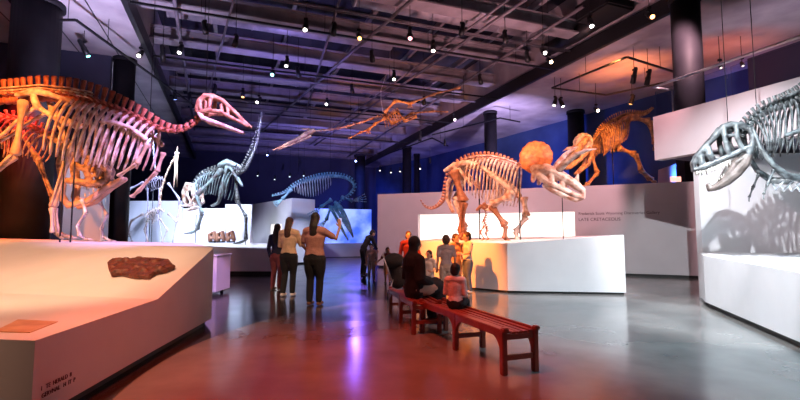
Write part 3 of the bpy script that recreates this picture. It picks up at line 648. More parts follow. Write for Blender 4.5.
# ================================================================== skeletons
class Animal:
    def __init__(s, name, label, cat, base, p0, d, m):
        s.root = thing(name, label, cat, base); s.p0 = V(p0); s.d = V((d[0], d[1], 0)).normalized()
        s.l = V((s.d.y, -s.d.x, 0))
        if s.l.dot(V((s.p0.x, s.p0.y, 0))) > 0: s.l = -s.l
        s.sg = 1 if s.d.cross(s.l).z > 0 else -1
        s.m = m
    def at(s, px, py, off=0):
        o = V((0, 0, EYE)); d = ray(px, py); return o+d*((s.p0-o).dot(s.l)/d.dot(s.l))+s.l*off
    def px(s, p): return V(p).y/FPX   # metres per pixel there
    def up(s, t):
        n = t.cross(s.l)*s.sg; return n.normalized()*-1 if t.dot(s.d) > 0 and n.z < 0 else n.normalized()
    def spine(s, keys, n, rc, hs, name='vertebra', single=False, skip=lambda u: False, lean=.25, sw=.33, m=None, col2=None):
        pts, L = catmull([s.at(*k) for k in keys], n+1); s.sp = []; one = MB(); step = L/n
        prev = None
        for i in range(n+1):
            t = (pts[min(i+1, n)]-pts[max(i-1, 0)]).normalized(); q_ = t.cross(s.l)
            if prev is None:
                if q_.z < 0: q_ = -q_
            elif q_.dot(prev) < 0: q_ = -q_
            q_.normalize(); prev = q_; s.sp.append((pts[i], t, q_))
        for i in range(n):
            u = (i+.5)/n; p, t, q_ = s.sp[i]; p = (pts[i]+pts[i+1])/2
            r = rc(u); h = hs(u); mb = one if single else MB()
            mb.tube([p-t*step*.44, p-t*step*.2, p+t*step*.2, p+t*step*.44], [r, r*.78, r*.78, r], 8)
            if h > 0:
                b0 = p+q_*r*.6; b1 = p+q_*(r+h)-t*h*lean
                mb.tube([b0, lerp(b0, b1, .3), lerp(b0, b1, .92), b1], [step*sw*.8, step*sw*.7, step*sw*1.05, step*sw*.9], 6, flat=.38, ref=s.l)
            for sd in (-1, 1):
                a_ = p+q_*r*.5+s.l*(sd*r*.5); mb.tube([a_, a_+s.l*(sd*r*1.5)+q_*r*.4-t*r*.3], [r*.34, r*.22], 5)
            if not single: mb.build(name, m or s.m, s.root)
        if single: one.build('vertebral_column', m or s.m, s.root)
        return s
    def ribs(s, i0, i1, dep, wid, r, sweep=.15, th1=2.2, step=1, m=None, vert=.6, sides=(-1, 1), name='rib'):
        for i in range(i0, i1, step):
            u = (i-i0)/max(1, i1-1-i0); p, t, q_ = s.sp[i]; dn = (-q_*(1-vert)-UP*vert).normalized()
            tt = s.d if t.dot(s.d) > 0 else s.d
            for sd in sides:
                D = dep(u)*random.uniform(.96, 1.03); W = wid(u); pts = []; rr_ = []
                for k in range(8):
                    th = .25+(th1-.25)*k/7
                    pts.append(p+s.l*(sd*W*math.sin(th))+dn*(D*(1-math.cos(th))/(1-math.cos(th1)))-tt*(sweep*D*(k/7)**1.3))
                    rr_.append(r*(.75, 1.1, 1.1, 1, .95, .9, .85, .6)[k])
                MB().tube(pts, rr_, 6, flat=.55, ref=tt).build(name, m or s.m, s.root)
    def bone(s, name, a, b, off, r, off2=None, bend=None, m=None):
        a = s.at(*a, off); b = s.at(*b, off if off2 is None else off2)
        MB().bone(a, b, r, bend).build(name, m or s.m, s.root); return a, b
    def strut(s, name, pts, m=None, remesh=0, parent=None, mb=None, mirror=False):
        """pts: list of (px,py,off,r)"""
        mk = mb or MB()
        for sd in ((1, -1) if mirror else (1,)):
            mk.tube([s.at(p[0], p[1])+s.l*(p[2]*sd) for p in pts], [p[3] for p in pts], 8, dome=True)
        if mb is None: return mk.build(name, m or s.m, parent or s.root, remesh=remesh)
        return mk
    def skull(s, name, paths, m=None, vox=.012, teeth=(), mt=None, k=1.25):
        mb = MB()
        for p in paths: s.strut(None, [(q_[0], q_[1], q_[2], q_[3]*k) for q_ in p], mb=mb, mirror=True)
        o = mb.build(name, m or s.m, s.root, remesh=vox, smo=2)
        for (x0, y0, o0), (x1, y1, o1), n, ln, (dx, dy) in teeth:
            for k in range(n):
                f = (k+.5)/n; L = ln*random.uniform(.65, 1.1)
                for sd in (1, -1):
                    a_ = s.at(lerp(x0, x1, f), lerp(y0, y1, f))+s.l*(lerp(o0, o1, f)*sd); b_ = a_+(s.at(lerp(x0, x1, f)+dx, lerp(y0, y1, f)+dy)-s.at(lerp(x0, x1, f), lerp(y0, y1, f))).normalized()*L
                    MB().tube([a_, lerp(a_, b_, .5), b_], [L*.17, L*.13, .001], 6).build('tooth', mt or M_tooth, o)
        return o
    def foot(s, p, heading, size, n=3, spread=.45, r=.03, lift=.0, m=None, name='foot'):
        mb = MB(); h = V(heading).normalized(); sdv = h.cross(UP)
        for k in range(n):
            a_ = (k-(n-1)/2)*spread; d = (h*math.cos(a_)+sdv*math.sin(a_)); L = size*(1 if abs(a_) < .1 else .85)
            g = lambda f, z: p+d*(L*f)+UP*z
            mb.tube([p, g(.30, -p_lift(lift, .35)), g(.32, -p_lift(lift, .4))], [r*1.2, r, r*1.1], 6)
            mb.tube([g(.34, -lift*.45), g(.60, -lift*.75), g(.62, -lift*.78)], [r*1.15, r*.8, r], 6)
            mb.tube([g(.64, -lift*.8), g(.82, -lift*.93)], [r, r*.75], 6)
            mb.tube([g(.84, -lift*.94), g(.92, -lift*.9), g(1.0, -lift)], [r*.85, r*.5, .003], 6)
        return mb.build(name, m or s.m, s.root)
    def leg(s, chain, off, r, size, heading=None, names=('femur', 'tibia', 'metatarsus'), lift=.12, n=3, m=None, twin=True):
        pts = [s.at(x, y, off) for x, y in chain]
        for k in range(len(pts)-1):
            rk = r*(1, .8, .8, .6)[k]; nm = names[k]
            if nm in ('metatarsus', 'metacarpus'):
                mb = MB()
                for q_ in (-1, 0, 1): mb.bone(pts[k]+s.l*(q_*r*.8), pts[k+1]+s.l*(q_*r*1.3), r*.5)
                mb.build(nm, m or s.m, s.root)
            else:
                MB().bone(pts[k], pts[k+1], rk).build(nm, m or s.m, s.root)
                if nm in ('tibia', 'radius') and twin:
                    o_ = s.l*(r*1.5); MB().bone(pts[k]+o_, pts[k+1]+o_*.9, rk*.45).build({'tibia': 'fibula', 'radius': 'ulna'}[nm], m or s.m, s.root)
        if size: s.foot(pts[-1], heading or s.d, size, r=r*.5, lift=lift, n=n, m=m)
        return pts
    def post(s, px, py, z0, off=0, r=.014):
        p = s.at(px, py, off); MB().cyl((p.x, p.y, z0), p, r, 8).build('support_post', M_black, s.root)
    def cable(s, px, py, ztop=9.0, off=0):
        p = s.at(px, py, off); MB().cyl(p, (p.x, p.y, ztop), .006, 5).build('suspension_cable', M_black, s.root)
def p_lift(l, f): return l*f

# ---- duck-billed skeleton on the left plinth
E1 = Animal('duckbill_skeleton', 'huge orange and violet lit duck-billed dinosaur skeleton standing on the left plinth', 'dinosaur skeleton', (-5.2, 8.1, 1.2), (-4.5, 8.05, 0), (1, -.03), M_bone)
E1.spine([(-75, 92), (-30, 100), (10, 100), (40, 97), (70, 99), (95, 103), (120, 111), (140, 119), (160, 128.5), (176, 131.5), (190, 127), (200, 118), (205, 110)], 42,
         lambda u: .04+.055*math.sin(math.pi*min(1, u*1.15))**.8*(1 if u < .75 else .8), lambda u: (.31 if u < .50 else max(.05, .31-(u-.50)*.62)), lean=.05, sw=.42, m=M_red)
n0 = 27
E1.ribs(21, 35, lambda u: 1.22*(1-.45*abs(u-.45)**1.5)-.25*u, lambda u: .36-.10*u, .036, sweep=.12, th1=2.0, m=M_pale)
mb = MB()   # ossified tendons
for off in (.07, .12, -.08):
    for dy in (-9, -6, -3.5):
        mb.tube([E1.at(x, y+dy, off) for x, y in ((-40, 100), (10, 99), (45, 96), (75, 99), (95, 103))], .015, 5)
mb.build('tendons', M_pale, E1.root)
mb = MB(); E1.strut(None, [(25, 98, .17, .05), (45, 94, .18, .07), (62, 99, .18, .05), (78, 104, .17, .04)], mb=mb, mirror=True)
E1.strut(None, [(42, 100, .18, .06), (46, 110, .18, .07)], mb=mb, mirror=True)
mb.build('ilium', M_pale, E1.root, remesh=.016)
mb = MB(); E1.strut(None, [(46, 110, .16, .05), (58, 118, .15, .05), (72, 124, .13, .085), (76, 124, .13, .06)], mb=mb, mirror=True); mb.build('pubis', M_pale, E1.root, remesh=.016)
mb = MB(); E1.strut(None, [(42, 110, .15, .04), (25, 120, .11, .035), (8, 134, .07, .035), (-12, 146, .04, .04)], mb=mb, mirror=True); mb.build('ischium', M_pale, E1.root, remesh=.016)
E1.leg([(36, 104), (28, 158), (-8, 190)], .26, .055, 0, m=M_bone)
E1.leg([(47, 106), (66, 150), (48, 207), (50, 233)], -.12, .055, .42, heading=(1, -.12, 0), lift=.10)
for sd in (1, -1): E1.strut('scapula', [(q_[0], q_[1], q_[2]*sd, q_[3]) for q_ in [(112, 126, .30, .03), (126, 127, .32, .045), (142, 132, .31, .04), (154, 142, .26, .05)]], m=M_pale, remesh=.014)
E1.leg([(157, 146), (146, 166), (128, 178)], .26, .035, 0, names=('humerus', 'radius'))
E1.leg([(157, 150), (150, 170), (131, 190), (124, 196)], -.22, .035, 0, names=('humerus', 'radius', 'metacarpus'))
E1.skull('skull', [
  [(199, 112, .09, .035), (201, 103, .09, .04), (206, 97, .06, .045), (214, 97, .05, .04)],
  [(214, 97, .05, .04), (223, 101, .04, .035), (234, 111, .04, .028), (243, 120, .05, .022), (250, 126.5, .06, .02)],
  [(201, 114, .11, .032), (211, 112, .12, .035), (222, 113, .10, .03), (236, 120, .07, .025), (249, 127, .06, .02)],
  [(203, 104, .11, .028), (204, 113, .12, .028)], [(213, 99, .09, .03), (212, 111, .12, .03)], [(206, 99, .0, .04), (206, 110, .0, .03)], [(249, 127, .0, .02), (250, 126.5, .06, .02)],
  [(222, 106, .05, .025), (224, 112, .08, .025)], [(228, 107, .045, .022), (230, 115, .07, .022)]], m=M_skull2, vox=.012)
E1.skull('lower_jaw', [[(202, 115, .12, .03), (206, 120, .12, .04), (218, 124, .10, .035), (232, 129, .06, .028), (243, 133, .05, .022)], [(243, 133, 0, .02), (240, 131.5, .06, .02)]], m=M_pale, vox=.012)
for x, y in ((66.5, 124), (76.5, 130)): E1.post(x, y, 1.2)
E1.cable(150, 118, off=0); E1.cable(206, 97)

# ---- predator behind the duck-billed skeleton
PR = Animal('predator_skeleton', 'mottled predator dinosaur skeleton lunging from behind the duck-billed one', 'dinosaur skeleton', (-6.6, 9.35, 1.2), (-6.4, 9.35, 0), (.9, .05), M_mott)
PR.spine([(-60, 140), (-25, 130), (5, 118), (35, 128), (55, 140), (72, 150)], 24, lambda u: .05+.03*math.sin(math.pi*u), lambda u: .10)
PR.ribs(9, 20, lambda u: .75-.2*u, lambda u: .30, .022, sweep=.1)
PR.skull('skull', [
  [(72, 148, .20, .07), (82, 152, .20, .08), (94, 156, .16, .07), (104, 163, .12, .07), (110, 172, .07, .06), (108, 180, .05, .05)],
  [(70, 150, .22, .06), (68, 166, .24, .06), (70, 182, .24, .05)], [(70, 182, .24, .05), (82, 182, .22, .055), (95, 185, .15, .06), (106, 182, .08, .06)],
  [(82, 152, .2, .06), (80, 168, .22, .05), (82, 182, .22, .05)], [(95, 157, .16, .06), (92, 172, .18, .06), (95, 184, .15, .05)], [(80, 167, .22, .05), (92, 170, .18, .06)],
  [(104, 164, .12, .05), (100, 176, .12, .05)], [(72, 150, 0, .08), (90, 156, 0, .06), (106, 168, 0, .05)]], vox=.02,
  teeth=(((76, 184, .22), (104, 183, .09), 9, .12, (-1, 10)),), m=M_mott)
PR.skull('lower_jaw', [[(70, 186, .23, .06), (68, 196, .22, .07), (74, 206, .17, .06), (92, 201, .12, .055), (110, 187, .08, .05), (124, 179, .05, .045)]], vox=.02, m=M_bone,
  teeth=(((84, 201, .15), (118, 180, .06), 9, .10, (-2, -10)),))
PR.leg([(88, 200), (92, 214), (84, 226), (86, 236)], .2, .03, .26, m=M_white_bone, lift=.07)
PR.leg([(92, 200), (100, 215), (94, 229), (97, 238)], -.25, .03, .26, m=M_white_bone, lift=.07)
PR.leg([(10, 124), (32, 160), (46, 196), (50, 232)], -.2, .05, .35, lift=.1)

# ---- standing flying reptiles
def pterosaur(label, base, Y, body, neck, beak, arms, legs, m, m2):
    a = Animal('flying_reptile_skeleton', label, 'flying reptile skeleton', base, (0, Y, 0), (1, .02), m)
    a.spine(body, 8, lambda u: .035, lambda u: .05, single=True); a.ribs(1, 7, lambda u: .40, lambda u: .26, .014, th1=2.6)
    nk = MB(); pts, L = catmull([a.at(*k) for k in neck], 9)
    for p, q_ in zip(pts, pts[1:]): nk.bone(lerp(p, q_, .04), lerp(p, q_, .96), .028)
    nk.build('neck', m2, a.root)
    mb = MB(); b0, b1 = a.at(*beak[0]), a.at(*beak[1]); b2 = a.at(*beak[2]); side = a.l*.035
    mb.tube([b0, lerp(b0, b1, .12), lerp(b0, b1, .5), b1], [.05, .07, .035, .006], 8); mb.ell(b0, (.09, .07, .08)); mb.tube([b0, b0+(b0-b1).normalized()*.22+UP*.05], [.04, .008], 6)
    sk = mb.build('skull', m2, a.root, remesh=.012)
    mb = MB()
    for s_ in (-1, 1): mb.tube([b0+side*s_, lerp(b0, b2, .5)+side*s_*.5, b2], [.018, .02, .006], 6)
    mb.build('lower_jaw', m2, a.root)
    for off, ch in arms:
        pp_ = [a.at(x, y, off*(1-.0*k)) for k, (x, y) in enumerate(ch)]
        for k, (p, q_) in enumerate(zip(pp_, pp_[1:])): MB().bone(p, q_, (.035, .03, .022, .016)[k]).build(('humerus', 'forearm', 'wing_metacarpal', 'wing_finger')[k], m, a.root)
    for off, ch in legs:
        pp_ = [a.at(x, y, off) for x, y in ch]
        for k, (p, q_) in enumerate(zip(pp_, pp_[1:])): MB().bone(p, q_, (.028, .022, .016)[k]).build(('femur', 'shin', 'foot')[k], m, a.root)
    return a
M_vb = mat('violet_white_bone', (.50, .48, .60), .5, c2=(.25, .22, .34), scale=6)
pt1 = pterosaur('tall pale flying reptile skeleton standing on folded wings, nearer the dark column', (-9.2, 16.8, 1.0), 16.8, [(146, 182), (152, 179), (160, 178), (165, 181)], [(156, 178), (155, 165), (153.5, 150), (153, 140)], ((153, 138), (138, 150), (139, 153)),
   [(.3, [(148, 183), (134, 190), (128, 205), (129, 238)]), (-.3, [(164, 182), (176, 199), (173, 220), (168, 246)])], [(.12, [(149, 188), (150, 212), (148, 243)]), (-.12, [(158, 188), (156, 214), (161, 243)])], M_vb, M_vb)
pt2 = pterosaur('second flying reptile skeleton with long raised neck and drooping beak', (-8.4, 16.2, 1.0), 16.1, [(146, 216), (152, 211), (159, 209), (164, 212)], [(160, 210), (161, 192), (166, 175), (175, 156)], ((177, 153.5), (173.5, 189), (177, 187)),
   [(.3, [(148, 214), (136, 221), (133, 232), (138, 243)]), (-.3, [(164, 213), (173, 222), (176, 205), (196, 207)])], [(.1, [(150, 218), (146, 230), (150, 244)]), (-.1, [(158, 218), (166, 230), (160, 244)])], mat('brown_pale_bone', (.62, .56, .52), .5, c2=(.30, .22, .2), scale=6), M_bone)
for x in (148.5, 153.5): pt1.post(x, 186, 1.0)
pt2.post(150, 216, 1.0)

# ---- tyrannosaur on the middle-left platform, head lowered to the left, tail high
T2 = Animal('tyrannosaur_skeleton', 'pale teal-grey tyrannosaur skeleton with raised tail on the middle-left white platform', 'dinosaur skeleton', (-6.6, 16.6, .95), (0, 16.6, 0), (-1, 0.02), M_teal)
T2.spine([(262, 112), (260, 126), (256, 145), (250, 160), (243, 171), (232, 172), (222, 170), (210, 172), (200, 178), (193, 188)], 40, lambda u: .03+.07*math.sin(math.pi*min(1, u*.85)), lambda u: .03+.10*math.sin(math.pi*min(1, u*.9)), single=False, m=M_grey)
T2.ribs(24, 38, lambda u: 1.05-.35*u, lambda u: .38-.1*u, .026, sweep=-.18, vert=.8)
mb = MB(); T2.strut(None, [(222, 166, .2, .10), (229, 163, .2, .13), (237, 166, .2, .09)], mb=mb, mirror=True); T2.strut(None, [(229, 168, .2, .08), (226, 178, .16, .05), (218, 203, .04, .05), (212, 206, .03, .05)], mb=mb, mirror=True); T2.strut(None, [(232, 168, .2, .06), (242, 186, .05, .04)], mb=mb, mirror=True)
mb.build('pelvis', M_teal, T2.root, remesh=.025)
T2.leg([(226, 170), (201, 196), (206, 214), (201, 230)], .32, .07, .5, lift=.14, m=M_teal)
T2.leg([(233, 170), (234, 200), (243, 216), (243, 240)], -.30, .07, .5, lift=.14, m=M_grey)
T2.skull('skull', k=1.0, paths=[[(196, 186, .2, .07), (189, 184, .18, .08), (185, 192, .12, .07), (185, 202, .08, .06)], [(197, 188, .22, .06), (197, 198, .22, .05), (191, 205, .12, .05), (186, 205, .07, .05)], [(189, 185, .2, .05), (190, 196, .2, .05), (193, 203, .14, .05)]], m=M_pale, vox=.025,
   teeth=(((196, 202, .18), (186, 206, .07), 7, .10, (2, 8)),), mt=M_white_bone)
T2.skull('lower_jaw', [[(199, 192, .2, .05), (201, 202, .18, .06), (195, 208, .10, .05), (189, 210, .06, .045)]], m=M_pale, vox=.025)
T2.leg([(200, 196), (204, 203), (199, 207)], .3, .02, 0, names=('humerus', 'radius'), twin=False)
T2.post(200, 215, .95, .3); T2.post(243, 222, .95, -.3); T2.cable(250, 160, 9)
# small dark creatures on the platform
for k, (x, h, lab) in enumerate(((213, .42, 'leftmost of three small dark skull casts'), (221, .46, 'middle one of three small dark skull casts'), (231, .55, 'tallest, rightmost of three small dark skull casts'))):
    a = Animal('skull_cast', lab+' at the back of the middle-left platform', 'skull', P(x, 243, 18.6)*1, (0, 18.6, 0), (-1, 0.01), M_brown)
    b0 = a.at(x, 242.5); MB().box(b0+UP*.03, (.25, .25, .06)).build('stand', M_black, a.root, smooth=False)
    a.skull('skull', [[(x-3, 241, .06, .05), (x-3, 236-h*4, .06, .06), (x+1, 233-h*3, .06, .06), (x+3, 240, .08, .05)], [(x-3, 238, .07, .05), (x+2, 238, .08, .05)]], vox=.02)
tag(MB().box((P(247, 240, 19.0).x, 19.0, 1.22), (.35, .3, .5)).build('label_stand', M_white, smooth=False), 'small white box stand beside the right foot of the pale teal tyrannosaur', 'stand')

# ---- sea reptile hanging before the blue screen
MR = Animal('sea_reptile_skeleton', 'blue-lit sea reptile skeleton hanging with looped neck before the blue screen', 'sea reptile skeleton', (-2.6, 19.0, 2.4), (0, 19.0, 0), (1, 0.03), M_blue_bone)
MR.spine([(272, 196), (284, 193), (298, 184), (314, 178.5), (330, 176), (346, 178), (354, 185), (350, 193), (342, 199), (336, 205)], 44, lambda u: .03+.05*math.sin(math.pi*min(1, u*1.05)), lambda u: .04+.05*math.sin(math.pi*u), m=M_blue_bone)
MR.ribs(10, 24, lambda u: .72*math.sin(.5+2.1*u), lambda u: .42, .024, sweep=-.05, m=M_white_bone, vert=.9)
MR.skull('skull', [[(336, 203, .16, .07), (343, 212, .15, .07), (349, 224, .09, .05), (353, 237, .04, .035)], [(334, 207, .18, .05), (341, 217, .16, .05), (353, 236, .05, .03)], [(340, 206, .08, .06), (350, 226, .04, .04)]], m=M_blue_bone, vox=.025,
   teeth=(((342, 218, .15), (352, 236, .05), 9, .10, (-6, 3)),))
MR.skull('lower_jaw', [[(331, 208, .18, .05), (337, 219, .14, .05), (343, 231, .09, .04), (348, 240, .03, .03)]], m=M_blue_bone, vox=.025)
for off, ch, nm in ((.45, [(333, 200), (322, 208), (312, 219)], 'flipper'), (-.45, [(340, 196), (352, 200), (366, 196)], 'flipper'), (.45, [(294, 190), (285, 200), (277, 206)], 'flipper'), (-.4, [(330, 205), (325, 220), (316, 230)], 'flipper')):
    mb = MB(); a, b_, c = [MR.at(x, y, off) for x, y in ch]; mb.bone(a, b_, .06); dv = (c-b_)
    for q_ in (-.35, -.15, .05, .25):
        dd = Matrix.Rotation(q_, 3, MR.l) @ dv
        for f in range(4): mb.bone(b_+dd*(f/4), b_+dd*((f+.85)/4), .028-.004*f, n=6)
    mb.build(nm, M_blue_bone, MR.root)
for x, y in ((298, 184), (330, 176), (350, 182)): MR.cable(x, y)

# ---- flying reptile hanging high over the hall
FR = Animal('flying_reptile_skeleton', 'orange-lit flying reptile skeleton gliding under the ceiling with outstretched wings', 'flying reptile skeleton', (0, 17, 5.2), (0, 17.0, 0), (-1, 0.02), M_orange_bone)
FR.spine([(399, 110), (392, 114), (385, 117), (379, 117)], 9, lambda u: .05, lambda u: .06, single=True); FR.ribs(1, 8, lambda u: .42, lambda u: .30, .02, th1=2.5)
mb = MB(); pts, L = catmull([FR.at(*k) for k in ((379, 116), (362, 122), (340, 128), (314, 131))], 9)
for p, q_ in zip(pts, pts[1:]): mb.bone(lerp(p, q_, .03), lerp(p, q_, .97), .04)
mb.build('neck', M_orange_bone, FR.root)
FR.skull('skull', [[(314, 130, .05, .05), (307, 134, .06, .09), (298, 139, .03, .06), (285, 145, .02, .04), (273, 150, .01, .02)], [(309, 129, 0, .04), (302, 129, 0, .02)]], m=M_orange_bone, vox=.018)
FR.skull('lower_jaw', [[(311, 136, .05, .03), (298, 142, .03, .03), (278, 150, .01, .015)]], m=M_orange_bone, vox=.014)
def wing(ch, rs):
    pp_ = [FR.at(x, y, o_) for x, y, o_ in ch]
    for k, (p, q_) in enumerate(zip(pp_, pp_[1:])): MB().bone(p, q_, rs[k]).build(('humerus', 'forearm', 'wing_metacarpal', 'wing_finger', 'wing_finger')[k], M_orange_bone, FR.root)
    mb = MB(); a = pp_[2]
    for q_ in (-1, 0, 1): mb.tube([a, a+V((.05*q_, -.05, -.10)), a+V((.08*q_, -.08, -.2))], [.02, .016, .004], 6)
    mb.build('claws', M_orange_bone, FR.root)
wing([(385, 114, .2), (396, 106, .7), (410, 111, 1.0), (434, 104, 1.3), (456, 101, 1.6)], (.05, .045, .04, .03))
wing([(384, 113, -.2), (392, 120, -.6), (412, 107, -.9), (436, 102, -1.3), (452, 100, -1.7)], (.05, .045, .035, .025))
wing([(386, 120, .3), (376, 127, .5), (370, 134, .7), (362, 138, .9), (352, 145, 1.1)], (.045, .04, .03, .02))
for k in (-1, 1):
    mb = MB(); mb.bone(FR.at(398, 112, .12*k), FR.at(405, 121+3*k, .3*k), .03); mb.bone(FR.at(405, 121+3*k, .3*k), FR.at(417, 116+3*k, .3*k), .024); mb.build('hind_leg', M_orange_bone, FR.root)
mb = MB(); pts = [FR.at(383, 112)+V((0, 0, 0)), FR.at(381, 100), FR.at(381, 90), FR.at(385, 78), FR.at(390, 66)]; mb.tube(pts, .012, 6)
pe = pts[-1]; mb.cyl(pe, (pe.x, pe.y, 9), .008, 6); mb.build('suspension_cable', M_rail, FR.root); FR.cable(310, 131)

# ---- big horned skeleton in the centre
d1 = V((3.2, -1.7, 0)).normalized()
H1 = Animal('horned_dinosaur_skeleton', 'big horned dinosaur skeleton with round orange frill standing on the centre plinth', 'dinosaur skeleton', (2.4, 12.6, 1.18), (2.55, 12.4, 0), (d1.x, d1.y), M_pale)
H1.spine([(420, 199.5), (424, 206), (431, 209), (440, 205), (446, 196), (449, 183), (454, 171), (463, 163), (476, 159), (490, 158), (504, 160), (518, 165), (530, 172)], 40,
   lambda u: .012+.075*math.sin(math.pi*min(1, u*1.05)**1.3*.9), lambda u: .02+.10*math.sin(math.pi*min(1, u*.97))**1.5, lean=.35, sw=.42, m=M_brown)
mb = MB()
for off in (-.12, .08, .14):
    for dy in (-2.5, 0, 2): mb.tube([H1.at(x, y+dy, off) for x, y in ((450, 176), (456, 168), (466, 162), (478, 159), (492, 158.5), (506, 161.5), (518, 166))], .018, 5)
mb.build('tendons', M_pale, H1.root)
H1.ribs(24, 38, lambda u: (1.25-.9*(u-.55)**2), lambda u: .52-.12*u, .044, sweep=.10, vert=.85, m=M_pale)
mb = MB(); H1.strut(None, [(449, 172, .3, .06), (458, 167, .32, .09), (470, 164, .34, .09), (482, 166, .34, .05)], mb=mb, mirror=True)
H1.strut(None, [(460, 170, .32, .07), (450, 184, .2, .05), (448, 200, .08, .05), (453, 212, .04, .05)], mb=mb, mirror=True); H1.strut(None, [(463, 171, .3, .06), (474, 186, .26, .05)], mb=mb, mirror=True)
mb.build('pelvis', M_pale, H1.root, remesh=.02)
H1.leg([(458, 172), (468, 203), (466, 232), (466, 238)], .36, 0.105, .22, lift=.07, n=4, m=M_brown)
H1.leg([(460, 172), (452, 200), (460, 228), (459, 236)], -.36, 0.105, .22, lift=.10, n=4, m=M_pale)
for sd in (1, -1): H1.strut('scapula', [(q_[0], q_[1], q_[2]*sd, q_[3]) for q_ in [(487, 169, .46, .05), (497, 177, .48, .075), (508, 185, .46, .07), (516, 195, .36, .09)]], m=M_pale, remesh=.02)
H1.leg([(516, 196), (496, 206), (494, 212)], .44, 0.098, 0, names=('humerus', 'elbow_bone'), m=M_pale)
H1.leg([(496, 207), (510, 226), (509, 238)], .44, 0.077, .2, names=('radius', 'metacarpus'), lift=.08, n=4, m=M_brown)
H1.leg([(520, 196), (523, 216), (512, 232), (514, 240)], -.40, 0.084, .2, names=('humerus', 'radius', 'metacarpus'), lift=.08, n=4, m=M_pale)
H1.skull('skull', k=1.12, m=M_skull, paths=[
  [(536, 170, .30, .10), (545, 171, .28, .13), (556, 174, .20, .12), (568, 180, .14, .11), (577, 186, .08, .10), (583, 191, .03, .07), (583, 198, .02, .05)],
  [(540, 176, .34, .09), (549, 183, .30, .08), (560, 188, .22, .07), (572, 194, .12, .07), (582, 198, .04, .05)],
  [(552, 172, .24, .10), (553, 184, .28, .07)], [(564, 180, .16, .08), (563, 190, .2, .06)], [(538, 170, .36, .08), (536, 182, .38, .06)], [(545, 168, 0, .12), (562, 175, 0, .10), (578, 186, 0, .08)],
  [(576, 184, .02, .07), (577, 178, .0, .05), (578, 174, .0, .02)]], vox=.018)
H1.skull('lower_jaw', [[(546, 186, .26, .06), (555, 191, .22, .075), (566, 196, .13, .075), (576, 200, .06, .06), (582, 199, .02, .04)]], m=M_skull, vox=.018, k=1.1)
def horn(an, a, pts, offs, rs, m): return MB().tube([an.at(x, y, o_) for (x, y), o_ in zip(pts, offs)], rs, 12).build('brow_horn', m, an.root)
horn(H1, None, [(553, 170), (557, 162), (563, 154), (571, 147), (576, 145)], (-.16, -.22, -.26, -.26, -.24), (.10, .085, .065, .035, .006), M_pale)
horn(H1, None, [(557, 174), (566, 165), (577, 157), (588, 152.5), (598, 151)], (.18, .26, .32, .34, .32), (.11, .09, .07, .045, .006), M_pale)
def frill(an, px, py, ru, rv, nvec, m, scal=14, name='frill', dome=.12, th=.07):
    c = an.at(px, py, 0); n = V(nvec).normalized(); a_ = n.cross(UP).normalized(); b_ = a_.cross(n).normalized(); vs = []; fs = []
    N = 56; R = 8
    for side in (0, 1):
        for i in range(R+1):
            f = i/R
            for k in range(N):
                th_ = 2*math.pi*k/N; sc_ = 1+(.055*abs(math.sin(scal*th_/2)) if i == R else .0)
                z = dome*(1-f*f)+.015*math.sin(6*th_)*f
                vs.append(c+a_*(ru*f*sc_*math.cos(th_))+b_*(rv*f*sc_*math.sin(th_))+n*(z-side*th*(1-.5*f)))
    L = (R+1)*N
    for i in range(R):
        for k in range(N):
            k2 = (k+1) % N; fs.append((i*N+k, i*N+k2, (i+1)*N+k2, (i+1)*N+k)); fs.append((L+i*N+k, L+(i+1)*N+k, L+(i+1)*N+k2, L+i*N+k2))
    for k in range(N):
        k2 = (k+1) % N; fs.append((R*N+k, R*N+k2, L+R*N+k2, L+R*N+k))
    return MB().add(vs, fs).build(name, m, an.root)
yy = H1.at(535, 157).y/FPX
frill(H1, 536, 157, 15*yy*1.05, 16.5*yy, (-.35, -1, .10), M_frill)
for x, y in ((479, 176), (519, 178)): H1.post(x, y, 1.2, .0, .018)
H1.post(562, 190, 1.2, 0, .012)
# small upright skeleton on the same plinth
YH = Animal('young_dinosaur_skeleton', 'small brown young dinosaur skeleton upright under the belly of the big horned one', 'dinosaur skeleton', P(482, 244, 11.7), (0, 11.75, 0), (-.9, .1), M_brown)
YH.spine([(488, 232), (486, 226), (484, 220), (486, 214), (484, 208)], 12, lambda u: .022, lambda u: .03, single=True)
YH.ribs(3, 10, lambda u: .14, lambda u: .09, .010)
YH.skull('skull', [[(484, 208, .04, .035), (481, 206, .05, .045), (477, 210, .02, .03)], [(484, 204, .02, .04), (487, 207, .02, .03)]], vox=.01)
YH.leg([(484, 226), (480, 232), (484, 239)], .06, .02, .09, names=('femur', 'tibia'), lift=.03); YH.leg([(487, 226), (486, 234), (489, 239)], -.06, .02, .09, names=('femur', 'tibia'), lift=.03)

# ---- second horned skeleton, rearing on the tall plinth
H2 = Animal('horned_dinosaur_skeleton', 'orange-lit horned dinosaur skeleton with head low and hips high behind the partition', 'dinosaur skeleton', (7.9, 17.6, 2.9), (7.9, 17.4, 0), (-1, -.12), M_orange_bone)
H2.spine([(653, 108), (647, 113), (640, 115), (632, 115), (622, 117), (611, 122), (600, 131), (594, 140)], 32, lambda u: .02+.08*math.sin(math.pi*min(1, .1+u*.8)), lambda u: .02+.12*math.sin(math.pi*min(1, u*.95)), m=M_orange_bone)
H2.ribs(15, 30, lambda u: 1.15-.3*abs(u-.4), lambda u: .50-.1*u, .036, sweep=-.25, vert=.7)
mb = MB(); H2.strut(None, [(634, 118, .3, .07), (624, 118, .34, .10), (614, 124, .34, .07)], mb=mb, mirror=True); H2.strut(None, [(625, 120, .32, .08), (620, 138, .18, .07), (613, 152, .1, .06)], mb=mb, mirror=True)
mb.build('pelvis', M_orange_bone, H2.root, remesh=.025)
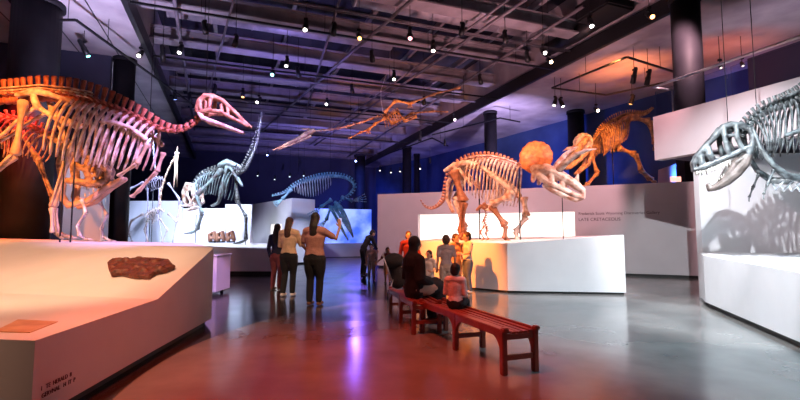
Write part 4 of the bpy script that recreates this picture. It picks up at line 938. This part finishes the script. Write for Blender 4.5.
H2.leg([(624, 120), (642, 124), (648, 146)], .42, .10, 0, m=M_orange_bone, names=('femur', 'tibia'))
H2.foot(H2.at(648, 146, .42), V((-.3, 0, -1)), .35, n=4, r=.04)
H2.leg([(612, 150), (628, 156), (634, 172), (644, 181)], .42, .09, .24, lift=.05, n=4, names=('humerus', 'radius', 'metacarpus'), heading=(1, 0, -.3))
H2.leg([(596, 150), (603, 172), (592, 184)], -.4, .08, .24, lift=.05, n=4, names=('humerus', 'radius'))
frill(H2, 583, 143, .36, .40, (-.6, -1, .1), M_pale, dome=.2)
H2.skull('skull', [[(583, 140, .3, .10), (577, 148, .2, .11), (570, 158, .12, .10), (566, 168, .05, .08)], [(586, 150, .3, .08), (578, 160, .2, .07), (569, 168, .08, .06)], [(577, 148, .2, .07), (579, 160, .22, .06)]], m=M_orange_bone, vox=.025)
H2.skull('lower_jaw', [[(590, 152, .2, .06), (586, 165, .18, .07), (576, 174, .06, .05)]], m=M_orange_bone, vox=.025)
horn(H2, None, [(578, 148), (571, 150), (564, 156)], (.2, .28, .3), (.08, .06, .006), M_pale); horn(H2, None, [(578, 147), (571, 147), (566, 150)], (-.2, -.28, -.3), (.08, .06, .006), M_pale)
H2.post(612, 140, 2.9, 0, .02)

# ---- grey tyrannosaur at the right edge
d3 = V((-1, .38, 0)).normalized()
T3 = Animal('tyrannosaur_skeleton', 'large grey tyrannosaur skeleton with gaping toothed jaws at the right edge', 'dinosaur skeleton', (7.6, 7.3, .95), (5.4, 7.2, 0), (d3.x, d3.y), M_grey)
T3.spine([(872, 60), (855, 62), (838, 72), (818, 84), (800, 96), (785, 103), (770, 108), (757, 116), (748, 126), (742, 136)], 28, lambda u: .06+.03*math.sin(math.pi*u), lambda u: .10-.03*u, lean=.1, sw=.42, m=M_grey)
T3.ribs(9, 25, lambda u: 1.05-.38*u, lambda u: .36-.08*u, .026, sweep=-.30, vert=.5, m=M_grey)
mb = MB(); T3.strut(None, [(800, 140, .36, .04), (790, 135, .37, .045), (776, 140, .36, .035)], mb=mb, mirror=True)
T3.strut(None, [(748, 130, .18, .03), (753, 150, .28, .035), (765, 168, .32, .045), (778, 178, .28, .06), (796, 180, .2, .06)], mb=mb, mirror=True); mb.build('shoulder_blade', M_grey, T3.root, remesh=.014)
mb = MB()
for k in range(9):
    x = 778+k*8; mb.tube([T3.at(x, 182+k*.4, .22), T3.at(x-2, 190+k*.5, 0), T3.at(x, 182+k*.4, -.22)], .014, 6)
mb.build('belly_ribs', M_white_bone, T3.root)
for s_ in (1, -1):
    T3.leg([(766, 172), (760, 186), (756, 196)], .30*s_, .018, 0, names=('humerus', 'radius'))
    T3.foot(T3.at(756, 196, .30*s_), V((-.2, -.2, -1)), .09, n=2, r=.008, name='hand')
T3.leg([(850, 85), (832, 150), (856, 205), (850, 250)], .30, .06, .4, lift=.1); T3.leg([(850, 85), (840, 150), (862, 205), (855, 250)], -.3, .06, .4, lift=.1)
mb = MB(); T3.strut(None, [(836, 72, .2, .08), (850, 66, .22, .10), (868, 68, .2, .07)], mb=mb, mirror=True); T3.strut(None, [(852, 80, .16, .06), (838, 130, .05, .05)], mb=mb, mirror=True); mb.build('pelvis', M_grey, T3.root, remesh=.02)
T3.skull('skull', k=1.5, paths=[
  [(746, 131, .13, .030), (738, 127, .14, .034), (728, 126, .13, .036), (721, 128, .11, .034), (714, 137, .08, .032), (706, 146, .06, .032), (698, 155, .05, .032), (693.5, 163, .03, .030)],
  [(693.5, 163, .03, .032), (694, 170, .03, .030), (702, 168, .07, .032), (714, 163, .10, .034), (726, 158, .14, .030), (736, 153, .18, .028), (746, 149, .20, .028)],
  [(746, 131, .17, .030), (749, 141, .20, .028), (746, 150, .20, .03), (744, 157, .20, .03)],
  [(721, 129, .12, .028), (722, 140, .15, .026), (725, 153, .16, .030), (728, 158, .15, .02)],
  [(733, 128, .15, .026), (733, 140, .19, .024), (738, 151, .19, .024)],
  [(707, 147, .065, .028), (708, 156, .08, .04), (713, 163, .10, .03)], [(700, 155, .05, .03), (701, 164, .06, .035)],
  [(743, 131, 0, .03), (728, 127, 0, .035), (714, 137, 0, .03), (698, 155, 0, .025)], [(722, 138, .14, .02), (733, 137, .18, .02)]],
  m=M_grey, vox=.009, teeth=(((695, 172, .04), (728, 161, .14), 12, .11, (1.5, 10)),))
T3.skull('lower_jaw', k=1.7, paths=[
  [(744, 158, .20, .03), (741, 165, .19, .04), (734, 174, .16, .042), (725, 182, .12, .040), (716, 187.5, .08, .032), (710, 189, .04, .028), (708.5, 185, .03, .022)],
  [(742, 158, .19, .03), (733, 164, .17, .03), (728, 172, .14, .03), (722, 180, .11, .025)], [(709, 186, .0, .02), (710, 187, .04, .025)]],
  m=mat('dark_jaw_bone', (.15, .11, .10), .45, c2=(.05, .035, .03), scale=9, bump=.4), vox=.009, teeth=(((711, 186, .04), (727, 173, .13), 8, .07, (-1.5, -10)),))
T3.cable(757, 116, SE); T3.cable(728, 126, SE); T3.post(800, 100, .95, 0, .02)

# ================================================================== benches
def bench(name_label, c0, c1, L, W=.42, H=.43):
    """c0 near end centre on the floor, direction towards c1"""
    c0 = V(c0); d = (V(c1)-c0).normalized(); x = V((d.y, -d.x, 0)); t = thing('bench', name_label, 'bench', c0+d*L/2, 'red-brown slatted benches')
    ax = (x, d, UP); stations = [0.03, L/2 if L > 1.9 else None, L-.03]
    for s_ in (0.03, L*.5, L-.03):
        for sd in (-1, 1):
            mb = MB(); p = c0+d*s_+x*(sd*(W/2-.03)); mb.box(p+UP*(H/2), (.055, .065, H), ax); mb.build('leg', M_wood, t, smooth=False, bevel=.006)
            for e_ in (-1, 1):
                if (s_ < .1 and e_ < 0) or (s_ > L-.1 and e_ > 0): continue
                bk = MB(); poly = []
                q0 = p+d*(e_*.03)
                for k in range(7):
                    a_ = math.pi/2*k/6; poly.append(q0+d*(e_*.16*(1-math.cos(a_)))+UP*(H-.075-.18+.18*math.sin(a_)))
                poly.append(q0+UP*(H-.07)); bk.ext([pp_-x*.018 for pp_ in poly], x*.036); bk.build('bracket', M_wood, t, smooth=False)
        mb = MB(); mb.box(c0+d*s_+UP*.16, (W-.07, .035, .05), ax); mb.build('stretcher', M_wood, t, smooth=False)
        # dished cross rail
        mb = MB(); poly = []
        for k in range(9):
            f = k/8*2-1; poly.append(c0+d*(s_-.0)+x*(f*(W/2-.03))+UP*(H-.035-.02*(1-f*f)))
        poly += [c0+d*s_+x*(W/2-.03)+UP*(H-.10), c0+d*s_-x*(W/2-.03)+UP*(H-.10)]
        mb.ext([p-d*.02 for p in poly], d*.04); mb.build('cross_rail', M_wood, t, smooth=False)
    for sd in (-1, 1):
        MB().box(c0+d*L/2+x*(sd*(W/2-.025))+UP*(H-.04), (.035, L, .08), ax).build('side_rail', M_wood, t, smooth=False, bevel=.006)
        for e_ in (0, 1):
            MB().box(c0+d*(L*e_)+x*(sd*(W/2-.03))+UP*(H+.0), (.06, .07, .045), ax).build('end_cap', M_wood, t, smooth=False, bevel=.01)
    for k in range(5):
        f = (k-2)/2*.72; MB().box(c0+d*L/2+x*(f*(W/2-.03))+UP*(H-.018-.02*(1-f*f)), (.052, L-.02, .02), ax).build('slat', M_wood, t, smooth=False, bevel=.004)
    return t
b0a = (G(501.5, 376)+G(541, 372))/2; bdir = (G(420, 333)-G(501.5, 376)).normalized()
Lb = (G(420, 333)-G(501.5, 376)).length+.06
bench('nearest red-brown slatted bench, a small child seated at its far end', b0a, b0a+bdir, Lb)
f1_ = G(415, 337); f2_ = G(389, 313.5); bd2 = (f2_-f1_).normalized(); xx = V((bd2.y, -bd2.x, 0))
bench('farther red-brown slatted bench with the woman in black sitting on it', f1_+xx*.20+bd2*.12, f1_+xx*.20+bd2, (f2_-f1_).length-.12)

# ================================================================== people
SKIN = mat('skin', (.55, .32, .23), .5, c2=(.50, .28, .20), scale=8); SKIN2 = mat('skin_light', (.68, .44, .34), .5, c2=(.62, .39, .30), scale=8)
HAIRM = {k: mat(k+'_hair', c, .5, c2=tuple(x*.4 for x in c), scale=25, bump=.6, bscale=60) for k, c in {'dark': (.025, .015, .012), 'brown': (.09, .035, .02), 'black': (.008, .007, .008), 'light_brown': (.22, .10, .05)}.items()}
EYE_M = mat('eye', (.03, .02, .02), .2)
def cloth(name, c): return mat(name, c, .85, c2=tuple(x*.8 for x in c), scale=12, bump=.5, bscale=40)
def person(label, pos, face, H, top, bottom, shoes, hair='dark', hairstyle='short', pose=None, skin=None, sleeve='short', seated=None, skirt=False, child=False, wide=1.0, name='person'):
    """pos on floor, face = heading the person looks (degrees, 0 = away from camera, 90 = to the right)"""
    skin = skin or SKIN; a = math.radians(face); F = V((math.sin(a), math.cos(a), 0)); R = V((math.cos(a), -math.sin(a), 0)); pos = V(pos)
    hs = 1.25 if child else 1.0
    J = dict(pel=(0, 0, .52), wai=(0, 0, .61), che=(0, .005, .735), neb=(0, -.01, .815), nec=(0, .0, .86), hea=(0, .012, 1-.068*hs),
             shL=(-.105, 0, .795), shR=(.105, 0, .795), elL=(-.135, -.02, .63), elR=(.135, -.02, .63), wrL=(-.14, .03, .485), wrR=(.14, .03, .485),
             haL=(-.14, .045, .44), haR=(.14, .045, .44),
             hiL=(-.052, 0, .50), hiR=(.052, 0, .50), knL=(-.055, .02, .28), knR=(.055, .02, .28), anL=(-.06, -.01, .045), anR=(.06, -.01, .045))
    if seated is not None:
        z = seated/H+.045; dz = z-.52
        for k in list(J):
            if k[:2] not in ('kn', 'an', 'hi'): x, y, zz = J[k]; J[k] = (x, y, zz+dz)
        for s_, k in ((-1, 'L'), (1, 'R')):
            J['hi'+k] = (s_*.052, 0, z); J['kn'+k] = (s_*.07, .235, z+.005); J['an'+k] = (s_*.07, .25, max(.045, z-.24)); J['wr'+k] = (s_*.06, .13, z+.06); J['ha'+k] = (s_*.04, .17, z+.055); J['el'+k] = (s_*.13, -.01, z+.11)
    if pose: J.update(pose)
    W = {k: pos+(R*v[0]+F*v[1]+UP*v[2])*H for k, v in J.items()}
    t = thing(name, label, 'person', pos)
    up = (W['hea']-W['nec']).normalized(); thick = (1.08 if child else 1)*wide
    def torso(mb, g, lo='pel', k0=0):
        mb.tube([W['pel']-UP*.02*H, W['pel']+UP*.03*H, W['wai'], W['che'], W['neb']], [(.078+g)*H*thick, (.085+g)*H*thick, (.070+g)*H*thick, (.088+g)*H*thick, (.05+g*.6)*H], 14, flat=.66, ref=F, dome=True)
        mb.tube([W['shL'], W['neb']-UP*.005*H, W['shR']], [(.036+g)*H, (.045+g)*H, (.036+g)*H], 10, dome=True)
    # body: one continuous surface
    mb = MB(); torso(mb, 0)
    mb.tube([W['neb'], W['nec'], W['hea']-up*.02*H], [.036*H, .028*H, .028*H], 10)
    hc = W['hea']; h = H*hs
    ax = (R, up.cross(R)*-1 if up.cross(R).dot(F) < 0 else up.cross(R), up)
    FF = ax[1]
    mb.ell(hc+up*.006*h, (.044*h, .055*h, .058*h), ax, 16, 12); mb.ell(hc-up*.028*h+FF*.014*h, (.034*h, .038*h, .036*h), ax, 14, 10)
    mb.tube([hc+FF*.050*h+up*.012*h, hc+FF*.066*h-up*.010*h, hc+FF*.052*h-up*.016*h], [.006*h, .009*h, .008*h], 8)      # nose
    mb.ell(hc+FF*.052*h-up*.032*h, (.014*h, .007*h, .006*h), ax, 10, 6)                                                # mouth
    for s_ in (-1, 1): mb.ell(hc+R*(s_*.045*h)-up*.002*h, (.006*h, .012*h, .016*h), ax, 8, 6)                            # ears
    for s_ in ('L', 'R'):
        sg = -1 if s_ == 'L' else 1
        mb.tube([W['sh'+s_], W['el'+s_], W['wr'+s_]], [.030*H, .023*H, .0145*H], 10, dome=True)
        wd = (W['ha'+s_]-W['wr'+s_]); wd = wd.normalized() if wd.length > 1e-6 else -UP
        side = wd.cross(F if abs(wd.dot(F)) < .9 else UP).normalized(); nrm_ = wd.cross(side).normalized()
        p0 = W['wr'+s_]; hl = .052*H
        mb.tube([p0, p0+wd*hl*.4, p0+wd*hl], [.014*H, .021*H, .021*H], 10, flat=.5, ref=nrm_)
        for k, (o_, L_) in enumerate(((-.017, .036), (-.006, .044), (.006, .042), (.016, .033))):
            b_ = p0+wd*hl*.92+side*(o_*H); k1 = b_+wd*L_*H*.5+nrm_*.003*H*sg; k2 = b_+wd*L_*H*.95+nrm_*.012*H*sg
            mb.tube([b_, k1, k2], [.0062*H, .0058*H, .0046*H], 6, dome=True)
        th = p0+wd*hl*.3+side*.016*H; mb.tube([th, th+wd*.02*H+side*.018*H, th+wd*.042*H+side*.02*H], [.009*H, .0075*H, .006*H], 6, dome=True)
        mb.tube([W['hi'+s_], lerp(W['hi'+s_], W['kn'+s_], .5), W['kn'+s_], lerp(W['kn'+s_], W['an'+s_], .35), W['an'+s_]], [.054*H*thick, .047*H*thick, .033*H, .034*H, .021*H], 12, dome=True)
        mb.tube([W['an'+s_], W['an'+s_]-UP*.022*H+F*.05*H, W['an'+s_]-UP*.028*H+F*.085*H], [.022*H, .02*H, .015*H], 8, dome=True)
    body = mb.build('body', skin, t, remesh=.0075 if H > 1.3 else .006, smo=2)
    for s_ in (-1, 1): MB().ell(hc+FF*.0505*h+R*(s_*.018*h)+up*.006*h, (.007*h, .004*h, .005*h), ax, 8, 6).build('eye', EYE_M, t)
    # hair
    mb = MB(); mb.ell(hc+up*.016*h-FF*.010*h, (.050*h, .057*h, .056*h), ax, 16, 12); mb.ell(hc-FF*.022*h-up*.012*h, (.047*h, .040*h, .048*h), ax, 14, 10)
    if hairstyle == 'long':
        q_ = hc-FF*.030*h; mb.tube([q_, q_-up*.09*H-F*.012*H, q_-UP*.17*H-F*.030*H, q_-UP*.26*H-F*.028*H], [.046*H, .048*H, .045*H, .018*H], 12, flat=.55, ref=F, dome=True)
    if hairstyle == 'bob': mb.ell(hc-FF*.02*h-up*.035*h, (.052*h, .042*h, .05*h), ax, 12, 8)
    if hairstyle != 'veil': mb.build('hair', HAIRM[hair], t, remesh=.010, smo=1)
    else:
        mb = MB(); mb.ell(hc+up*.014*h-FF*.012*h, (.056*h, .060*h, .062*h), ax, 16, 12)
        mb.tube([hc-FF*.015*h, W['nec']-FF*.01*H, W['neb']-FF*.02*H-UP*.02*H, W['che']-FF*.03*H], [.054*H, .056*H, .095*H, .11*H], 14, flat=.75, ref=F, dome=True)
        mb.build('head_scarf', top, t, remesh=.012, smo=2)
    # top
    mb = MB(); torso(mb, .010)
    for s_ in ('L', 'R'):
        sh, el, wr_ = W['sh'+s_], W['el'+s_], W['wr'+s_]
        if sleeve == 'long': mb.tube([sh, el, lerp(el, wr_, .93)], [.040*H, .032*H, .022*H], 10, dome=True)
        elif sleeve == 'short': mb.tube([sh, lerp(sh, el, .7)], [.040*H, .036*H], 10, dome=True)
        elif sleeve == 'wide': mb.tube([sh, el, lerp(el, wr_, .95)], [.05*H, .055*H, .05*H], 10, dome=True)
    top_o = mb.build('top', top, t, remesh=.012 if H > 1.3 else .010, smo=2)
    # bottom
    mb = MB(); mb.tube([W['pel']+UP*.035*H, W['pel']-UP*.03*H], [.089*H*thick, .092*H*thick], 14, flat=.70, ref=F, dome=True)
    if skirt and seated is None:
        mb.tube([W['pel'], W['pel']-UP*.2*H, (W['anL']+W['anR'])/2], [.095*H, .10*H, .12*H], 16, flat=.8, ref=F)
    elif skirt:
        kn = (W['knL']+W['knR'])/2; an = (W['anL']+W['anR'])/2
        mb.tube([W['pel'], lerp(W['pel'], kn, .5), kn], [.10*H, .115*H, .11*H], 14, flat=.75, ref=UP, dome=True); mb.tube([kn, an-UP*.01*H], [.11*H, .13*H], 14, flat=.7, ref=F, dome=True)
    else:
        lg = 1.0 if bottom[1] == 'long' else .0
        for s_ in ('L', 'R'):
            hi, kn, an = W['hi'+s_], W['kn'+s_], W['an'+s_]
            if lg: mb.tube([hi, lerp(hi, kn, .5), kn, lerp(kn, an, .5), lerp(kn, an, .96)], [.062*H*thick, .055*H*thick, .042*H, .040*H, .034*H], 12, dome=True)
            else: mb.tube([hi, lerp(hi, kn, .5), kn], [.062*H, .058*H, .052*H], 12, dome=True)
    mb.build('robe' if skirt else ('trousers' if bottom[1] == 'long' else 'shorts'), bottom[0], t, remesh=.012 if H > 1.3 else .010, smo=2)
    for s_ in ('L', 'R'):
        an = W['an'+s_]; mb = MB(); z = an-UP*.024*H
        mb.tube([z-F*.020*H, z+F*.03*H, z+F*.075*H, z+F*.095*H], [.024*H, .025*H, .023*H, .016*H], 10, flat=.8, ref=UP, dome=True); mb.tube([an+UP*.015*H, an-UP*.015*H], [.025*H, .026*H], 10)
        mb.build('shoe', shoes, t, remesh=.008, smo=1)
    t['W'] = 0; del t['W']
    return t, W, R, F
C_peach = cloth('peach_cloth', (.80, .55, .36)); C_rose = cloth('dusty_rose_cloth', (.50, .24, .20)); C_black = cloth('black_cloth', (.012, .012, .016)); C_navy = cloth('dark_navy_cloth', (.02, .025, .06))
C_white = cloth('white_cloth', (.80, .76, .74)); C_pale = cloth('pale_pink_cloth', (.72, .52, .46)); C_grey = cloth('grey_cloth', (.38, .34, .38)); C_red = cloth('red_cloth', (.20, .008, .012)); C_tan = cloth('tan_cloth', (.60, .30, .16))
C_khaki = cloth('khaki_cloth', (.45, .38, .33)); C_jean = cloth('faded_denim', (.12, .15, .22)); C_maroon = cloth('maroon_cloth', (.22, .05, .05)); S_white = cloth('white_shoe', (.75, .7, .66)); S_dark = cloth('dark_shoe', (.03, .025, .025)); S_brown = cloth('brown_sandal', (.18, .08, .05))
# the two women looking at the screen
person('woman with long hair, peach top and black trousers, seen from behind, white shoes', G(288, 296), 12, 1.72, C_peach, (C_black, 'long'), S_white, 'brown', 'long', sleeve='long', wide=1.14,
       pose=dict(elR=(.14, .06, .64), wrR=(.10, .15, .70), haR=(.09, .18, .73), elL=(-.14, .03, .63), wrL=(-.09, .13, .62), haL=(-.07, .16, .63), anL=(-.05, -.05, .045)))
wB, WB, RB, FB = person('woman in rose top and black trousers raising her right hand toward the blue screen', G(314, 305.5), 14, 1.76, C_rose, (C_black, 'long'), S_brown, 'dark', 'long', sleeve='short', wide=1.22,
       pose=dict(elR=(.215, .08, .715), wrR=(.235, .13, .845), haR=(.225, .14, .895), anR=(.05, .01, .045), anL=(-.055, .0, .045), elL=(-.15, .02, .64), wrL=(-.12, .10, .56), haL=(-.11, .13, .54)))
tph = thing('mobile_phone', 'dark mobile phone held up in the raised hand of the rose-topped woman', 'phone', WB['haR']+FB*.045)
MB().box(WB['haR']+FB*.05+UP*.02, (.075, .009, .15), (RB, FB, UP)).build('casing', M_black, tph, smooth=False, bevel=.003)
MB().box(WB['haR']+FB*.0448+UP*.02, (.066, .001, .135), (RB, FB, UP)).build('screen', mat('phone_screen', (.4, .5, 1), .3, emit=.8), tph, smooth=False)
person('person in dark clothes standing half hidden left of the peach-topped woman', G(276, 290), 20, 1.60, C_navy, (C_maroon, 'long'), S_brown, 'dark', 'long', sleeve='long')
# far visitors
person('adult in black bending forward in front of the blue screen', G(363.5, 275), 60, 1.62, C_black, (C_black, 'long'), S_dark, 'black', 'short', sleeve='long',
       pose=dict(wai=(0, .03, .60), che=(0, .09, .70), neb=(0, .14, .77), nec=(0, .165, .80), hea=(0, .20, .85), shL=(-.105, .13, .755), shR=(.105, .13, .755), elL=(-.12, .20, .62), elR=(.12, .20, .62), wrL=(-.08, .27, .52), wrR=(.08, .27, .52), haL=(-.08, .29, .47), haR=(.08, .29, .47)))
person('small child in pale shirt and khaki trousers walking beside the bending adult', G(371.5, 281), 185, 1.06, C_pale, (C_khaki, 'long'), S_dark, 'dark', 'short', child=True, skin=SKIN2, sleeve='long', pose=dict(elR=(.15, .02, .63), knR=(.055, .06, .28), anR=(.06, .04, .045), anL=(-.06, -.06, .045)))
person('small child in maroon shirt left of the black pushchair, arm held out', G(387.5, 283.5), 170, .98, C_maroon, (C_tan, 'short'), S_dark, 'brown', 'short', child=True, skin=SKIN, pose=dict(elR=(.19, .0, .68), wrR=(.29, .02, .60), haR=(.33, .02, .58)))
# around the farther bench
person('person in dark red top standing behind the seated woman in black', G(408.5, 291), 170, 1.42, C_red, (C_maroon, 'long'), S_dark, 'brown', 'bob', sleeve='long', skin=SKIN2, pose=dict(elL=(-.17, .03, .65), wrL=(-.20, .08, .56), haL=(-.21, .10, .52)))
mid2 = f1_+xx*.20+bd2*.75
person('woman in a black robe and head scarf sitting on the farther bench', mid2-V((.02, 0, 0)), 62, 1.62, C_black, (C_black, 'long'), S_dark, 'black', 'veil', seated=.46, skirt=True, sleeve='wide', wide=1.35, pose=dict(hea=(.0, .045, .88-.052+.02), nec=(0, .015, .86-.19)) if False else None)
tG, WG, RG, FG = person('small child in white shirt with red glasses beside the seated woman in black', G(429.5, 301), 215, 1.02, C_white, (C_white, 'short'), S_white, 'brown', 'bob', child=True, skin=SKIN2, pose=dict(wrL=(-.10, .10, .58), haL=(-.08, .13, .60)))
mb = MB(); gc = WG['hea']+FG*.068+UP*.006
for s_ in (-1, 1):
    mb.tube([gc+RG*(s_*.025)+(RG*math.cos(k*math.pi/5)+UP*math.sin(k*math.pi/5))*.019 for k in range(11)], .0035, 6)
mb.tube([gc-RG*.008, gc+RG*.008], .003, 6); mb.build('glasses', mat('red_plastic', (.7, .03, .03), .3), tG)
person('boy in grey shirt with dark hair, seen from behind, at the orange plinth face', G(446.5, 299.5), -5, 1.33, C_grey, (C_khaki, 'short'), S_white, 'brown', 'short', child=True)
person('boy in tan shirt leaning at the orange plinth between two others', G(456, 292.5), 150, 1.36, C_tan, (C_tan, 'long'), S_dark, 'brown', 'short', child=True, skin=SKIN2)
person('boy in white tee shirt and jeans standing at the corner of the group', G(468, 293), 250, 1.40, C_white, (C_jean, 'long'), S_white, 'brown', 'short', child=True, skin=SKIN2, pose=dict(elL=(-.13, .03, .65), wrL=(-.05, .14, .64), haL=(-.02, .17, .645), elR=(.13, .03, .65), wrR=(.07, .14, .62), haR=(.03, .17, .63)))
nb_ = b0a+bdir*(Lb-.62)
person('small child in whitish pink top sitting on the nearest bench, back to camera', nb_+V((.03, .0, 0)), 25, 1.04, C_white, (C_black, 'long'), S_dark, 'black', 'short', child=True, seated=.43, sleeve='long')
# pushchair behind the seated woman
pc = G(398, 300); pt = thing('pushchair', 'black pushchair with hood standing behind the seated woman in black', 'pushchair', pc)
C_seat = cloth('black_nylon', (.02, .02, .026))
mb = MB(); mb.tube([pc+V((.0, 0, .38)), pc+V((-.02, .03, .50)), pc+V((-.12, .05, .80))], [.19, .18, .14], 12, flat=.55, dome=True); mb.build('seat', C_seat, pt, remesh=.02)
mb = MB(); mb.ell(pc+V((-.08, .02, .80)), (.22, .20, .16)); mb.build('hood', C_seat, pt)
for x, y in ((-.2, -.18), (-.2, .2), (.2, -.18), (.2, .2)):
    w_ = MB(); w_.tube([pc+V((x-.02, y, .09)), pc+V((x+.02, y, .09))], [.09, .09], 18); w_.build('wheel', M_black, pt, smooth=False)
    MB().cyl(pc+V((x, y, .09)), pc+V((x*.5, y*.3, .42)), .012, 8).build('frame_tube', M_rail, pt)
MB().tube([pc+V((-.12, -.16, .40)), pc+V((-.32, -.16, .95)), pc+V((-.32, .16, .95)), pc+V((-.12, .16, .40))], .014, 8).build('handle', M_rail, pt)
